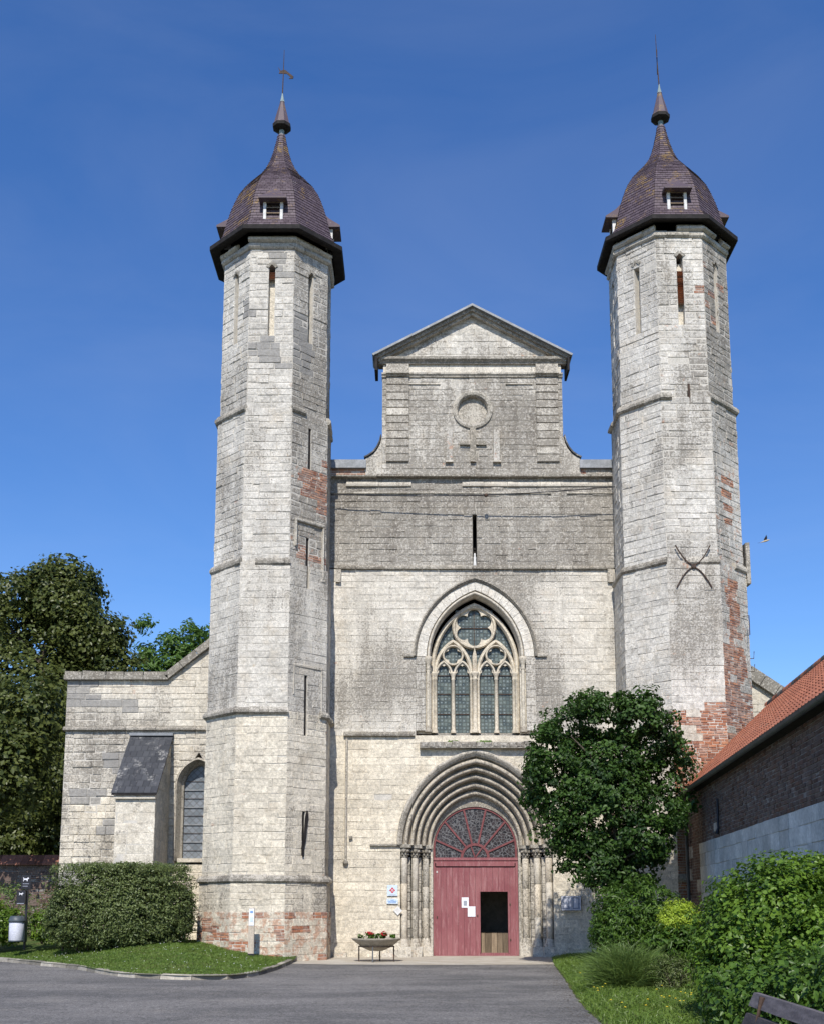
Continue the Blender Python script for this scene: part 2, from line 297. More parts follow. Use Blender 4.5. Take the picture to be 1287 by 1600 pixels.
class Wall:
    """courses of real blocks in front of a mortar core"""
    def __init__(s): s.st = []; s.br = []; s.core = MB()
    def lay(s, F, u0, u1, z0, z1, h=.27, lmin=.38, lmax=.85, cuts=(), attr=None, brick=None, gap=.008, proud=(.0, .012), bev=.008, depth=.06, core=.6, score=1.0, void=.0, erode=0.0):
        n = max(1, round((z1 - z0) / h)); zs = [z0]
        for i in range(1, n): zs.append(z0 + (z1 - z0) * i / n + rng.uniform(-.12, .12) * h)
        zs.append(z1)
        for zb, zt in zip(zs[:-1], zs[1:]):
            segs = [(u0, u0, u1, u1)]
            for c in cuts:
                for (lb, lt, rb, rt) in (c(zb, zt) or ()):
                    new = []
                    for (a, b2, c2, d) in segs:
                        if rb <= a and rt <= b2 or lb >= c2 and lt >= d: new.append((a, b2, c2, d)); continue
                        if lb > a + .03 or lt > b2 + .03: new.append((a, b2, max(a, lb), max(b2, lt)))
                        if rb < c2 - .03 or rt < d - .03: new.append((min(c2, rb), min(d, rt), c2, d))
                    segs = new
            for (a, b2, c2, d) in segs:
                s.core.add([F(a, -.014, zb), F(c2, -.014, zb), F(d, -.014, zt), F(b2, -.014, zt), F(a, -core, zb), F(c2, -core, zb), F(d, -core, zt), F(b2, -core, zt)],
                           [(0, 1, 2, 3), (5, 4, 7, 6), (0, 4, 5, 1), (3, 2, 6, 7), (0, 3, 7, 4), (1, 5, 6, 2)])
                lo, hi = max(a, b2), min(c2, d); brk = []; x = lo + rng.uniform(.35, 1.0) * lmax * .7
                while x < hi - lmin * .7:
                    brk.append(x); x += rng.uniform(lmin, lmax)
                es = [(a, b2)] + [(x, x) for x in brk] + [(c2, d)]
                for e0, e1 in zip(es[:-1], es[1:]):
                    g = gap / 2 * rng.uniform(.1, 1.3); uc, zc = (e0[0] + e0[1] + e1[0] + e1[1]) / 4, (zb + zt) / 2
                    w = F(uc, 0, zc)
                    A = attr(uc, zc, w) if attr else (.5, .3, .5, 0)
                    if brick and brick(uc, zc, w):
                        rows = max(2, round((zt - zb) / .078)); hh = (zt - zb) / rows
                        for q in range(rows):
                            x = min(e0) - rng.uniform(0, .2)
                            while x < max(e1):
                                L = rng.uniform(.19, .24); x0, x1 = max(x, min(e0)), min(x + L, max(e1)); x += L + .012
                                if x1 - x0 < .04: continue
                                vs, fs = stone_geo(F, x0, x0, x1, x1, zb + q * hh + .008, zb + (q + 1) * hh - .008, rng.uniform(-.014, .008), .05, .004, .003)
                                s.br.append((vs, fs, (rng.random() ** 1.3, A[1] * rng.random(), .5, 0)))
                        continue
                    if rng.random() < void: continue
                    p = rng.uniform(*proud); 
                    bv = bev * rng.uniform(.6, 1.6)
                    if rng.random() < .05: p -= .012
                    if erode and (e0 is es[0] or e1 is es[-1]): p -= erode * rng.random(); bv *= rng.uniform(1, 2.4)
                    p = max(p, -.005); gz = rng.uniform(.01, .024) if rng.random() < .07 else g * rng.uniform(.6, 1.5)
                    vs, fs = stone_geo(F, e0[0] + g, e0[1] + g, e1[0] - g, e1[1] - g, zb + g * rng.uniform(.6, 1.5), zt - gz, p, depth, bv, .008)
                    ar = abs((e1[0] - e0[0]) * (zt - zb)) * score
                    if attr and A[3] >= 0:
                        cl = [attr(uu, z_, F(uu, 0, z_))[1] for uu, z_ in ((e0[0], zb), (e1[0], zb), (e1[1], zt), (e0[1], zt))]; A = [(A[0], l_, A[2], A[3]) for l_ in cl] * 3
                    s.st.append((ar, vs, fs, A))
    def finish(s, name, parent, stone_mat='stone', maxn=300, stone_name='stone', mortar='mortar', brick_mat='brick'):
        o = s.core.build(name, mortar, parent)
        s.st.sort(key=lambda t: -t[0])
        for ar, vs, fs, A in s.st[:maxn]: MB().add(vs, fs, A).build(stone_name, stone_mat, o)
        rest = MB()
        for ar, vs, fs, A in s.st[maxn:]: rest.add(vs, fs, A)
        if rest.f: rest.build('small_stones', stone_mat, o, kind='stuff')
        if s.br:
            b = MB()
            for vs, fs, A in s.br: b.add(vs, fs, A)
            b.build('brickwork', brick_mat, o, kind='stuff')
        return o

def arch_w(hw, zs, rise):
    Rr = (hw * hw + rise * rise) / (2 * hw)
    def w(z):
        if z <= zs: return hw
        if z >= zs + rise: return 0.0
        return max(0.0, hw - Rr + math.sqrt(max(0, Rr * Rr - (z - zs) ** 2)))
    return w
def archcut(cx, hw, zs, rise, zbot):
    w = arch_w(hw, zs, rise)
    def c(zb, zt):
        if zt <= zbot + .05 or zb >= zs + rise: return None
        return [(cx - w(zb), cx - w(zt), cx + w(zb), cx + w(zt))]
    return c
def slitcut(uc, w, za, zb_):
    return lambda zb, zt: [(uc - w / 2, uc - w / 2, uc + w / 2, uc + w / 2)] if za < (zb + zt) / 2 < zb_ else None
def arch_pts(cx, hw, zs, rise, n=14, zbot=None):
    Rr = (hw * hw + rise * rise) / (2 * hw); A = math.atan2(rise, Rr - hw) if Rr > hw else math.pi / 2
    A = math.acos(max(-1, min(1, (Rr - hw) / Rr)))
    right = [(cx + hw - Rr + Rr * math.cos(A * k / n), zs + Rr * math.sin(A * k / n)) for k in range(n + 1)]
    left = [(2 * cx - x, z) for x, z in right]
    pts = left + right[::-1][1:]
    if zbot is not None: pts = [(cx - hw, zbot)] + pts + [(cx + hw, zbot)]
    return pts

# ------------------------------------------------------------------ the church
church = thing('church', 'pale limestone church front with two octagonal slate-capped towers and a red portal door', 'church', (2, 0, 0))
CX = 2.0
def fac_attr(u, z, w):
    k = nz(u, z, 3, .45); r = rng.random()
    if z > 12.3: return (r, min(1.3, 1.02 + .5 * k), .35, .22 if rng.random() < .10 else .02)
    if z > 6.9: return (r, max(0, min(1, .50 + .9 * k - .06 * max(0, u - 4.5) * 2)), .45, .05 if rng.random() < .95 else .3)
    if z > 3.2: return (r, max(0, .06 + .45 * k), .95, 0)
    return (r, max(0, .16 + .6 * k), .9, .12)
fw = Wall(); F0 = FR_FRONT(0)
portal_cut = archcut(CX, 2.36, 3.43, 2.88, -1); win_cut = archcut(CX + .02, 1.9, 9.4, 2.5, 6.98)
fw.lay(F0, -2.9, 6.85, 0, 6.86, .225, .32, .8, [portal_cut], fac_attr, void=.002, gap=.004, proud=(-.003, .005), bev=.006)
fw.lay(F0, -2.9, 6.85, 6.86, 12.30, .215, .35, .8, [win_cut, portal_cut], fac_attr, gap=.006, proud=(-.003, .007), bev=.006)
fw.lay(FR_FRONT(.05), -2.9, 6.85, 12.36, 15.42, .21, .28, .65, [slitcut(2.03, .13, 12.4, 14.2)], fac_attr, proud=(-.006, .02))
fw.lay(FR_FRONT(.02), -2.95, -1.5, 15.5, 15.72, .22, .3, .6, [], lambda u, z, w: (.5, .6, .4, .3), brick=lambda u, z, w: True)
fw.lay(FR_FRONT(.02), 5.48, 6.85, 15.5, 15.72, .22, .3, .6, [], lambda u, z, w: (.4, .8, .4, .3), brick=lambda u, z, w: rng.random() < .5)
facade = fw.finish('facade_wall', church)
def course_bar(x0, x1, zt, zb, out, parent, name='string_course', y=0, lich=.7, mat='trim', chunk=(.5, 1.1), miss=0.0, slope=.5, warm=.4):
    x = x0
    while x < x1 - .05:
        L = min(rng.uniform(*chunk), x1 - x)
        if rng.random() >= miss:
            o_ = out * rng.uniform(.75, 1.05); h = zt - zb; e = x + L - .012; j = rng.uniform(-.012, .012)
            prof = [(y + .05, zt + j), (y - o_ * .35, zt + j), (y - o_, zt - h * slope + j), (y - o_, zt - h * .85), (y - o_ * .4, zb + j), (y + .05, zb + j)]
            n = len(prof)
            MB().add([(x, a, b) for a, b in prof] + [(e, a, b) for a, b in prof], [tuple(range(n)), tuple(reversed(range(n, 2 * n)))] + [(i, i + n, (i + 1) % n + n, (i + 1) % n) for i in range(n)],
                     (rng.random(), lich * rng.uniform(.6, 1.3), warm, 0)).build(name, mat, parent)
        x += L
course_bar(-2.45, 6.5, 12.42, 12.27, .10, facade, lich=1.0)
course_bar(-2.85, 6.7, 15.50, 15.40, .13, facade, 'cornice', lich=1.0, slope=.2)
course_bar(-2.85, 6.7, 15.28, 15.10, .07, facade, 'cornice', .05, lich=.25, miss=.12)
course_bar(-2.85, 6.7, 14.93, 14.86, .05, facade, 'cornice', .05, lich=.8, miss=.1)
course_bar(-2.15, .10, 6.98, 6.82, .12, facade, lich=1.0, miss=.08)
course_bar(3.95, 6.5, 6.98, 6.82, .10, facade, lich=.9, miss=.25)
course_bar(-1.3, -.35, 3.46, 3.38, .09, facade, lich=1.0)
course_bar(-2.6, -2.0, 2.3, 2.08, .16, facade, lich=1.0, miss=.2)
# corbel stubs beside the towers, thin angle shaft on the left
for x0, x1 in ((-2.45, -2.28), (6.3, 6.5)):
    MB().box(x0, x1, -.10, .02, 11.85, 12.27, (.6, .5, .4, 0), .01).build('corbel', 'trim', facade)
sh = MB(); sh.tube([(-2.05, -.07, 2.95), (-2.05, -.07, 6.75)], .035, 8, (.5, .5, .5, 0)); sh.build('angle_shaft', 'trim', facade, True)
sh = MB(); sh.lathe([(.03, 0), (.08, .04), (.09, .09), (.05, .15), (.03, .2)], (-2.05, -.07, 2.8), 10, (.2, .9, .4, 0)); sh.build('shaft_base', 'trim', facade, True)
MB().box(-1.95, -1.85, -.1, .02, 3.62, 3.7, (.3, .9, .4, 0), .01).build('corbel', 'trim', facade)
# flush rubble stones proud of the wall at the foot
for x, z, s in ((-.45, .22, .24), (-.2, .1, .2), (-2.2, .15, .2), (-.75, .13, .17)):
    MB().box(x - s, x + s, -.09, .05, 0, z, (rng.random(), .4, .6, .3), .02).build('footing_stone', 'stone', facade)
# dark slit with its lining and white figurine
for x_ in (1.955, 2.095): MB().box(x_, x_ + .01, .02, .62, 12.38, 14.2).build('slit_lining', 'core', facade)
MB().box(1.9, 2.2, .9, .95, 12.3, 14.3).build('slit_shade_back', 'eave', facade)  # near-black board stands for the dark inside of the slit
st = MB(); st.lathe([(.055, 0), (.06, .08), (.045, .25), (.05, .32), (.03, .37), (.036, .41), (.02, .46), (.0, .48)], (2.03, .10, 12.40), 12); st.build('white_figurine', 'paintwhite', facade, True)
for x0, x1 in ((-2.93, -1.5), (5.49, 6.85)):                             # lead coping each side of the gable
    MB().prism([(x0, 15.72), (x1, 15.72), (x1, 16.0), (x0, 16.0)], -.1, .7).build('lead_coping', 'lead', facade)

# ---- gable
gw = Wall(); FG = FR_FRONT(0.03)
def gab_attr(u, z, w):
    k = nz(u, z, 9, .55); dark = .6 * math.exp(-((u - 3.5) / .7) ** 2 - ((z - 16.8) / 1.3) ** 2)
    return (rng.random(), max(0, min(1, .72 + .8 * k + dark)), .32, .25 if rng.random() < .06 else 0)
def circ(cx, cz, r):
    w = lambda z: math.sqrt(max(0, r * r - (z - cz) ** 2))
    return lambda zb, zt: None if zt < cz - r or zb > cz + r else [(cx - w(zb), cx - w(zt), cx + w(zb), cx + w(zt))]
gw.lay(FG, -.98, 4.98, 15.50, 18.95, .215, .32, .7, [circ(CX, 17.78, .52)], gab_attr)
ped = lambda zb, zt: [(-9, -9, -.80 + (zb - 19.55) * 1.80, -.80 + (zt - 19.55) * 1.80), (4.80 - (zb - 19.55) * 1.80, 4.80 - (zt - 19.55) * 1.80, 19, 19)]
gw.lay(FG, -.95, 4.95, 19.55, 21.10, .21, .35, .75, [ped], lambda u, z, w: (rng.random(), max(0, .45 + .7 * nz(u, z, 1, .6)), .3, .3 if z < 19.9 and u > 3 else 0))
gable = gw.finish('gable', church, maxn=300)
for x0 in (-.84, 4.10):                                                # channelled pilasters
    n = 11
    for i in range(n):
        z0 = 15.95 + (18.92 - 15.95) * i / n; z1 = 15.95 + (18.92 - 15.95) * (i + 1) / n
        vs, fs = stone_geo(FG, x0, x0, x0 + .74, x0 + .74, z0 + .010, z1 - .014, .065, .05, .014, .006)
        MB().add(vs, fs, (rng.random(), rng.uniform(.4, .9), .45, .1)).build('pilaster_block', 'stone', gable)
def mould(x0, x1, z0, z1, out, name='moulding', y=.03, a=(.5, .5, .35, 0), n=1):
    p = [(y - out * .45, z0), (y - out * .6, z0 + (z1 - z0) * .3), (y - out, z0 + (z1 - z0) * .6), (y - out, z1), (y + .3, z1), (y + .3, z0)]
    m = MB(); k = len(p); m.add([(x0, a_, b) for a_, b in p] + [(x1, a_, b) for a_, b in p], [tuple(range(k)), tuple(reversed(range(k, 2 * k)))] + [(i, i + k, (i + 1) % k + k, (i + 1) % k) for i in range(k)], a)
    return m.build(name, 'trim', gable)
mould(-1.0, 5.0, 18.92, 19.06, .10, 'architrave'); mould(-.86, -.08, 18.935, 19.05, .19, 'architrave'); mould(4.08, 4.86, 18.935, 19.05, .19, 'architrave')
MB().box(-.95, 4.95, .0, .4, 19.06, 19.36, (.8, .25, .5, 0)).build('frieze', 'stone', gable)
for x in (-.84, 4.10): MB().box(x, x + .74, -.09, .1, 19.06, 19.36, (.5, .5, .5, 0)).build('frieze_block', 'stone', gable)
mould(-1.12, 5.12, 19.36, 19.58, .22, 'cornice', a=(.5, .75, .35, 0))
for sx in (-1, 1):                                                      # raking cornice and its lead cover
    P0 = Vector((CX + sx * 3.10, 0, 19.42)); P1 = Vector((CX, 0, 21.10)); d = (P1 - P0).normalized(); up = Vector((-d.z * sx * sx, 0, d.x)) if sx < 0 else Vector((-d.z, 0, d.x)); up = up if up.z > 0 else -up
    def rake(off0, off1, yf, yb, name, mat, a, e0=0.0):
        p0 = P0 - d * e0; q = []
        ap = lambda off: Vector((CX, 0, 21.10 + off / up.z))
        for yy in (yf, yb):
            for pt in (p0 + up * off0, ap(off0), ap(off1), p0 + up * off1): q.append((pt.x, yy, pt.z))
        MB().add(q, [(0, 1, 2, 3), (7, 6, 5, 4), (0, 4, 5, 1), (3, 2, 6, 7), (0, 3, 7, 4), (1, 5, 6, 2)], a).build(name, mat, gable)
    rake(-.02, .07, -.16, .4, 'raking_moulding', 'trim', (.6, .6, .4, 0)); rake(.07, .17, -.26, .4, 'raking_moulding', 'trim', (.4, .8, .4, 0), .06)
    rake(.17, .24, -.38, .6, 'lead_cover', 'lead', (.5, .2, .5, 0), .11)
    e = CX + sx * 3.13; MB().box(min(e, e + sx * .10), max(e, e + sx * .07), -.34, .5, 19.02, 19.50).build('eave_end', 'eave', gable)
    vol = [(CX + sx * 2.98, 15.5), (CX + sx * 3.52, 15.5), (CX + sx * 3.52, 16.08), (CX + sx * 3.40, 16.14), (CX + sx * 3.24, 16.26), (CX + sx * 3.12, 16.42), (CX + sx * 3.03, 16.62), (CX + sx * 2.98, 16.85)]
    MB().prism(vol if sx > 0 else vol[::-1], .0, .55, (.7, .6, .4, 0)).build('scroll_buttress', 'stone', gable)
    pth = [(x + sx * .02, .0, z + .02) for x, z in vol[2:]]; mm = MB()
    mm.grid([[(x, -.06, z), (x + sx * .03, -.06, z + .035), (x + sx * .03, .6, z + .035), (x, .6, z)] for x, _, z in pth], (.3, .6, .4, 0), True); mm.build('scroll_cap', 'slate_dark', gable)
ring = MB()                                                             # blind oculus
NR = 40; cir = lambda r, y: [(CX + r * math.cos(2 * math.pi * k / NR), y, 17.78 + r * math.sin(2 * math.pi * k / NR)) for k in range(NR)]
ring.grid([cir(.66, .04), cir(.66, -.03), cir(.60, -.05), cir(.52, -.03), cir(.485, .03), cir(.47, .19)], (.5, .55, .4, 0), True); ring.build('oculus_ring', 'trim', gable)
oc = MB(); oc.add(cir(.50, .17), [tuple(range(NR))], (.3, .55, .6, .1)); oc.build('oculus_panel', 'stone', gable)
MB().box(1.91, 2.09, -.075, .03, 15.95, 17.1, (.2, .75, .7, .05), .008).build('cross_relief', 'trim', gable)
MB().box(1.56, 1.908, -.07, .03, 16.53, 16.66, (.2, .75, .7, .05), .008).build('cross_relief', 'trim', gable)
MB().box(2.092, 2.44, -.07, .03, 16.53, 16.66, (.2, .75, .7, .05), .008).build('cross_relief', 'trim', gable)
for x in (1.22, 2.78):
    MB().box(x - .1, x + .1, -.06, .03, 15.98, 17.05, (.4, .6, .3, .35), .01).build('panel_strip', 'stone', gable)
    MB().box(x - .13, x + .13, -.09, .03, 15.93, 15.975, (.9, .1, .3, 0)).build('strip_foot', 'trim', gable)
course_bar(-.2, .95, 18.72, 18.66, .05, gable, 'panel_edge', .03, .4); course_bar(3.1, 4.0, 18.72, 18.66, .05, gable, 'panel_edge', .03, .4)

# ---- nave body behind the front (closed and dark inside)
nv = MB(); nv.box(-2.5, -2.2, .6, 24, 0, 14.2); nv.box(6.2, 6.5, .6, 24, 0, 14.2); nv.box(-2.5, 6.5, 24, 24.4, 0, 14.2)
nave = nv.build('nave', 'stone', church)
rf = MB(); rf.add([(-2.8, .65, 14.0), (2, .65, 19.6), (6.8, .65, 14.0), (-2.8, 24.5, 14.0), (2, 24.5, 19.6), (6.8, 24.5, 14.0)], [(0, 1, 4, 3), (1, 2, 5, 4), (3, 4, 5), (0, 3, 5, 2)]); rf.build('nave_roof', 'slate_dark', nave)

# ---- towers
OCT = [(-180, 0), (-135, 1), (-90, 2), (-45, 3), (0, 4)]
SEC = [(0, 1.38, 1.665), (1.38, 2.30, 1.645), (2.30, 7.18, 1.59), (7.18, 11.70, 1.575), (11.70, 16.60, 1.52), (16.60, 22.05, 1.465)]
T22 = math.tan(R(22.5))
def tower(cx, cy, dz, left):
    w = Wall(); fac = .945 if left else 1.0
    def face(deg, s):
        n = (math.cos(R(deg)), math.sin(R(deg)), 0); ap = s / 2 / T22
        return frame((cx + n[0] * ap, cy + n[1] * ap, 0), (-n[1], n[0], 0), n)
    for si, (z0, z1, s) in enumerate(SEC):
        s *= fac
        z0 += dz if si > 4 else 0; z1 += dz if si > 3 else 0
        for deg, k in OCT:
            F = face(deg, s); cuts = []
            if si == 5: cuts.append(slitcut(.0, .20, 18.95 + dz, 21.3 + dz))
            if left and k == 3:
                if si == 4: cuts += [slitcut(.0, .12, 14.8, 16.2), slitcut(-.03, .12, 11.76, 12.7)]
                if si == 3: cuts += [slitcut(-.03, .12, 11.0, 11.65), slitcut(-.06, .12, 7.2, 8.3)]
                if si == 2: cuts += [slitcut(-.06, .12, 6.6, 7.12), slitcut(-.08, .12, 3.0, 4.3)]
            if not left and k == 2 and si == 5: cuts.append(slitcut(.12, .1, 16.66, 17.2))
            def attr(u, z, p, k=k, si=si):
                q = nz(p[0], p[1] + 7 * k, z, .5); l = .14 + .8 * q; wm = .5
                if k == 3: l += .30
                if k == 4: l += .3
                if si == 5: l += .22; wm = .3
                if si == 4: l += .18; wm = .32
                if si == 3: wm = .42
                if si <= 2: l -= .2; wm = .9
                red = 0
                if left:
                    if si == 0: red = .5; l = .2 + .3 * q
                    elif si == 1: red = .2 if rng.random() < .3 else 0; l += .15
                    elif si == 4 and k == 3 and z < 15: red = .3 if rng.random() < .6 else .1
                    elif rng.random() < .03: red = .25
                else:
                    l += .02; wm *= .75; red = .3 if rng.random() < (.16 if si == 5 and k > 1 else .06) else 0
                    if k == 3 and z < 15: red = .35
                if left and si == 5 and k in (1, 2, 3) and z > 18 and nz(p[0] * 1.4, k * 3.7, z * 1.0, .9) > (.16 if k > 1 else .4): red = -1
                return (rng.random(), max(0, min(1, l)), wm, red)
            def brk(u, z, p, k=k, si=si):
                q = nz(p[0] * 1, p[1] + 3, z, .9) * .9 + rng.uniform(-.25, .25)
                if left:
                    if si == 0: return rng.random() < .24
                    if k == 3 and si == 4: return z < 15.3 and u > -.3 and q > .3
                    return False
                if si == 5 and k in (2, 3) and 19 < z < 21.4: return rng.random() < .07
                if k == 2: return z < 6.5 + .5 * q or (z < 7.4 + .3 * q and u > -.15 - .25 * q) or (z < 7.15 and z > 6.6 and u < -.5)
                if k == 3:
                    if z < 7.6 + q: return q < .48
                    if z < 9.4 + q: return u < .42 and q > -.5
                    if z < 11.2 and -.5 < u < .12: return q > -.35
                    if 12.3 < z < 15.2: return -.2 < u < .35 and q > -.02
                    return False
                if k == 4: return z < 8 and q > 0
                return False
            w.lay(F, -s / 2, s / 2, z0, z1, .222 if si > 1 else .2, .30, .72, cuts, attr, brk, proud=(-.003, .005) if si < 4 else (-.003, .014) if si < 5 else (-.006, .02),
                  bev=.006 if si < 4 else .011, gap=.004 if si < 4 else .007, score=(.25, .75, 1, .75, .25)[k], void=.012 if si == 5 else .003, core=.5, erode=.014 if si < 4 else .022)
    top = 22.05 + dz
    w.core.lathe([(1.1, 0), (1.1, top)], (cx, cy, 0), 8, ph=R(22.5))       # rear of the shaft
    w.core.lathe([(1.93, 0), (1.93, 7.1), (1.86, 7.15), (1.86, 11.7), (1.80, 11.75), (1.80, 16.6), (1.72, 16.65), (1.72, top), (0, top)], (cx, cy + .03, 0), 8, ph=R(22.5)) if False else None
    for (z0, z1, s) in SEC:
        s *= fac
        for deg in (45, 90, 135):
            F = face(deg, s); w.core.add([F(-s / 2, 0, z0), F(s / 2, 0, z0), F(s / 2, 0, z1 + dz + .12), F(-s / 2, 0, z1 + dz + .12)], [(0, 1, 2, 3)])
    o = w.finish('tower', church)
    o['label'] = 'left tower shaft of the church' if left else 'right tower shaft with a brick-patched foot'
    # linings and fillings of the tall blind slits in the top stage
    for deg, k in OCT:
        fill = MB(); lin = MB()
        F = face(deg, 1.465 * fac); za, zb = 18.9 + dz, 21.4 + dz
        q = lambda n, z: [F(-.12, n, z), F(.12, n, z)]
        a, b = q(-.24, za), q(-.24, zb - (.22 if k in (1, 2, 3) else 0))
        fill.add([a[0], a[1], b[1], b[0]], [(0, 1, 2, 3)], (.9, .1, .7, 0))
        # little arched head stone over each slit
        for sgn in (-1, 1):
            vs, fs = stone_geo(F, *sorted((sgn * .02, sgn * .19)), *sorted((sgn * .02, sgn * .19)), 21.30 + dz, 21.52 + dz, .03, .05, .02, .01); lin.add(*[[F(sgn * .02, .02, 21.5 + dz), F(sgn * .19, .02, 21.34 + dz), F(sgn * .10, .03, 21.28 + dz), F(sgn * .01, .03, 21.40 + dz)], [(0, 1, 2, 3), (3, 2, 1, 0)]], (.2, .9, .3, 0))
        fill.build('slit_filling', 'stone', o); lin.build('slit_head', 'trim', o)
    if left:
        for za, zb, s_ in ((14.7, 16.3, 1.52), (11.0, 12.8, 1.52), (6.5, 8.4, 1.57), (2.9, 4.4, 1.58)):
            F = face(-45, s_ * fac); MB().add([F(-.18, -.05, za), F(.12, -.05, za), F(.12, -.05, zb), F(-.18, -.05, zb)], [(0, 1, 2, 3)]).build('slit_shade_back', 'eave', o)  # near-black boards just behind the face paint shade into the slits
    F = face(-90, 1.465 * fac); bb = MB()
    for q_ in range(14 if not left else 3):
        z = (19.75 if not left else 20.95) + dz + q_ * .078
        vs, fs = stone_geo(F, -.098, -.098, .098, .098, z, z + .066, -.14, .05, .004, .003); bb.add(vs, fs, (rng.random(), .2, .5, 0))
    bb.build('slit_brick_filling', 'brick', o, kind='stuff')
    # string courses
    def ringbar(z, s, out, keep, lich=.9, name='string_course'):
        s *= fac; out *= .82
        for deg, k in OCT:
            F = face(deg, s); u = -s / 2
            while u < s / 2 - .01:
                L = min(rng.uniform(.3, .7), s / 2 - u)
                if s / 2 - u - L < .12: L = s / 2 - u
                if keep(k, u + L / 2):
                    oo = out * rng.uniform(.6, 1.08); e0 = oo * T22 if u <= -s / 2 + .001 else -.004; e1 = oo * T22 if u + L >= s / 2 - .001 else -.004
                    pr = [(-.05, z + .12), (.02, z + .12 + rng.uniform(-.02, .02)), (oo, z + .02), (oo, z - .05), (oo * .4, z - .10), (-.05, z - .10)]
                    n = len(pr); vs = [F(u - (e0 if a > .05 else 0), a, b) for a, b in pr] + [F(u + L + (e1 if a > .05 else 0), a, b) for a, b in pr]
                    MB().add(vs, [tuple(reversed(range(n))), tuple(range(n, 2 * n))] + [(i, (i + 1) % n, (i + 1) % n + n, i + n) for i in range(n)], (rng.random(), lich * rng.uniform(.5, 1.2), .4, 0)).build(name, 'trim', o)
                u += L
    if left:
        ringbar(2.30, 1.62, .13, lambda k, u: rng.random() < .96, .9, 'worn_plinth_course'); ringbar(7.18, 1.59, .15, lambda k, u: not (k == 3 and -.62 < u < .6) and rng.random() < .95)
        ringbar(11.70, 1.56, .10, lambda k, u: (k < 2) or (k == 2 and rng.random() < .5)); ringbar(16.6, 1.52, .12, lambda k, u: k < 2 or (k == 3 and u < .0) or k == 4, .9)
        for z0, z1 in ((11.75, 13.05), (7.2, 8.55)):                     # square label mouldings round two slits
            F = face(-45, 1.55 * fac)
            for a, b, c, d in ((-.55, .58, z1, z1 + .09), (-.55, -.50, z0 + .5, z1), (.52, .58, z0 - .35, z1), (.47, .64, z0 - .43, z0 - .35)):
                vs, fs = stone_geo(F, a, a, b, b, c, d, .055, .05, .02, .006); MB().add(vs, fs, (.5, .4, .4, 0)).build('label_moulding', 'trim', o)
    else:
        ringbar(2.3, 1.62, .10, lambda k, u: rng.random() < .5); ringbar(7.18, 1.59, .13, lambda k, u: rng.random() < .6 and k < 2); ringbar(11.70, 1.56, .11, lambda k, u: k < 2 or (k == 2 and rng.random() < .7) or (k == 3 and u > .2)); ringbar(16.6 + dz, 1.52, .13, lambda k, u: not (k == 2 and u > -.35 and u < .6))
    ringbar(22.03 + dz, 1.47, .13, lambda k, u: rng.random() < (.97 if left else .93), .45, 'eaves_moulding'); ringbar(22.23 + dz, 1.48, .17, lambda k, u: rng.random() < (.97 if left else .9), .3, 'eaves_moulding')
    return o, face
LT, RT = (-4.37, -1.0), (8.36, -1.0)
tl, face_l = tower(*LT, 0.0, True); tr, face_r = tower(*RT, .32, False)
# long crack low on the left tower
F = face_l(-45, 1.6 * .945); ck = MB(); zz = [2.95, 3.2, 3.5, 3.8, 4.1, 4.3]; ww = [.035, .06, .05, .055, .07, .03]; xx = [-.12, -.14, -.06, -.04, .0, .01]
ck.add([F(x - w_, .027, z) for x, w_, z in zip(xx, ww, zz)] + [F(x + w_, .027, z) for x, w_, z in zip(xx, ww, zz)], [(i, i + 6, i + 7, i + 1) for i in range(5)]); ck.build('crack', 'eave', tl)
# iron wall anchor: two bowed bars crossing
F = face_r(-90, 1.56); an = MB(); ctr = (.0, 11.52)
for s_ in (1, -1):
    pts = [F(ctr[0] + x, .05, ctr[1] + s_ * (.03 + .62 * (abs(x) / .52) ** 1.7)) for x in (-.52, -.42, -.3, -.18, -.06, .06, .18, .3, .42, .52)]
    an.tube(pts, .021, 6)
an.tube([F(0, -.05, ctr[1]), F(0, .09, ctr[1])], .07, 8); an.build('wall_anchor', 'iron', tr)
vb = MB(); F = face_r(-90, 1.465); vb.tube([F(.13, .03, 16.7), F(.12, .04, 17.0), F(.11, .03, 17.35)], .035, 6); vb.build('iron_strap', 'iron', tr)
F = face_r(-45, 1.57); br = MB()
for p in ([(.42, .03, 10.2), (.42, .22, 10.2), (.42, .22, 9.6), (.42, .03, 9.6)],): br.tube([F(*q) for q in p], .014, 6)
br.build('iron_bracket', 'iron', tr)
for z in (9.0, 8.6):
    b2 = MB(); F = face_r(0, 1.57); b2.tube([F(-.6, -.02, z), F(-.6, .16, z), F(-.6, .18, z + .22)], .014, 6); b2.build('iron_hook', 'iron', tr)
nb = MB(); F = face_r(0, 1.57); nb.box(RT[0] + 1.9, RT[0] + 2.02, RT[1] - .85, RT[1] - .45, 11.3, 12.6, (.3, .6, .4, 0), .01); nb.build('corner_block', 'trim', tr)

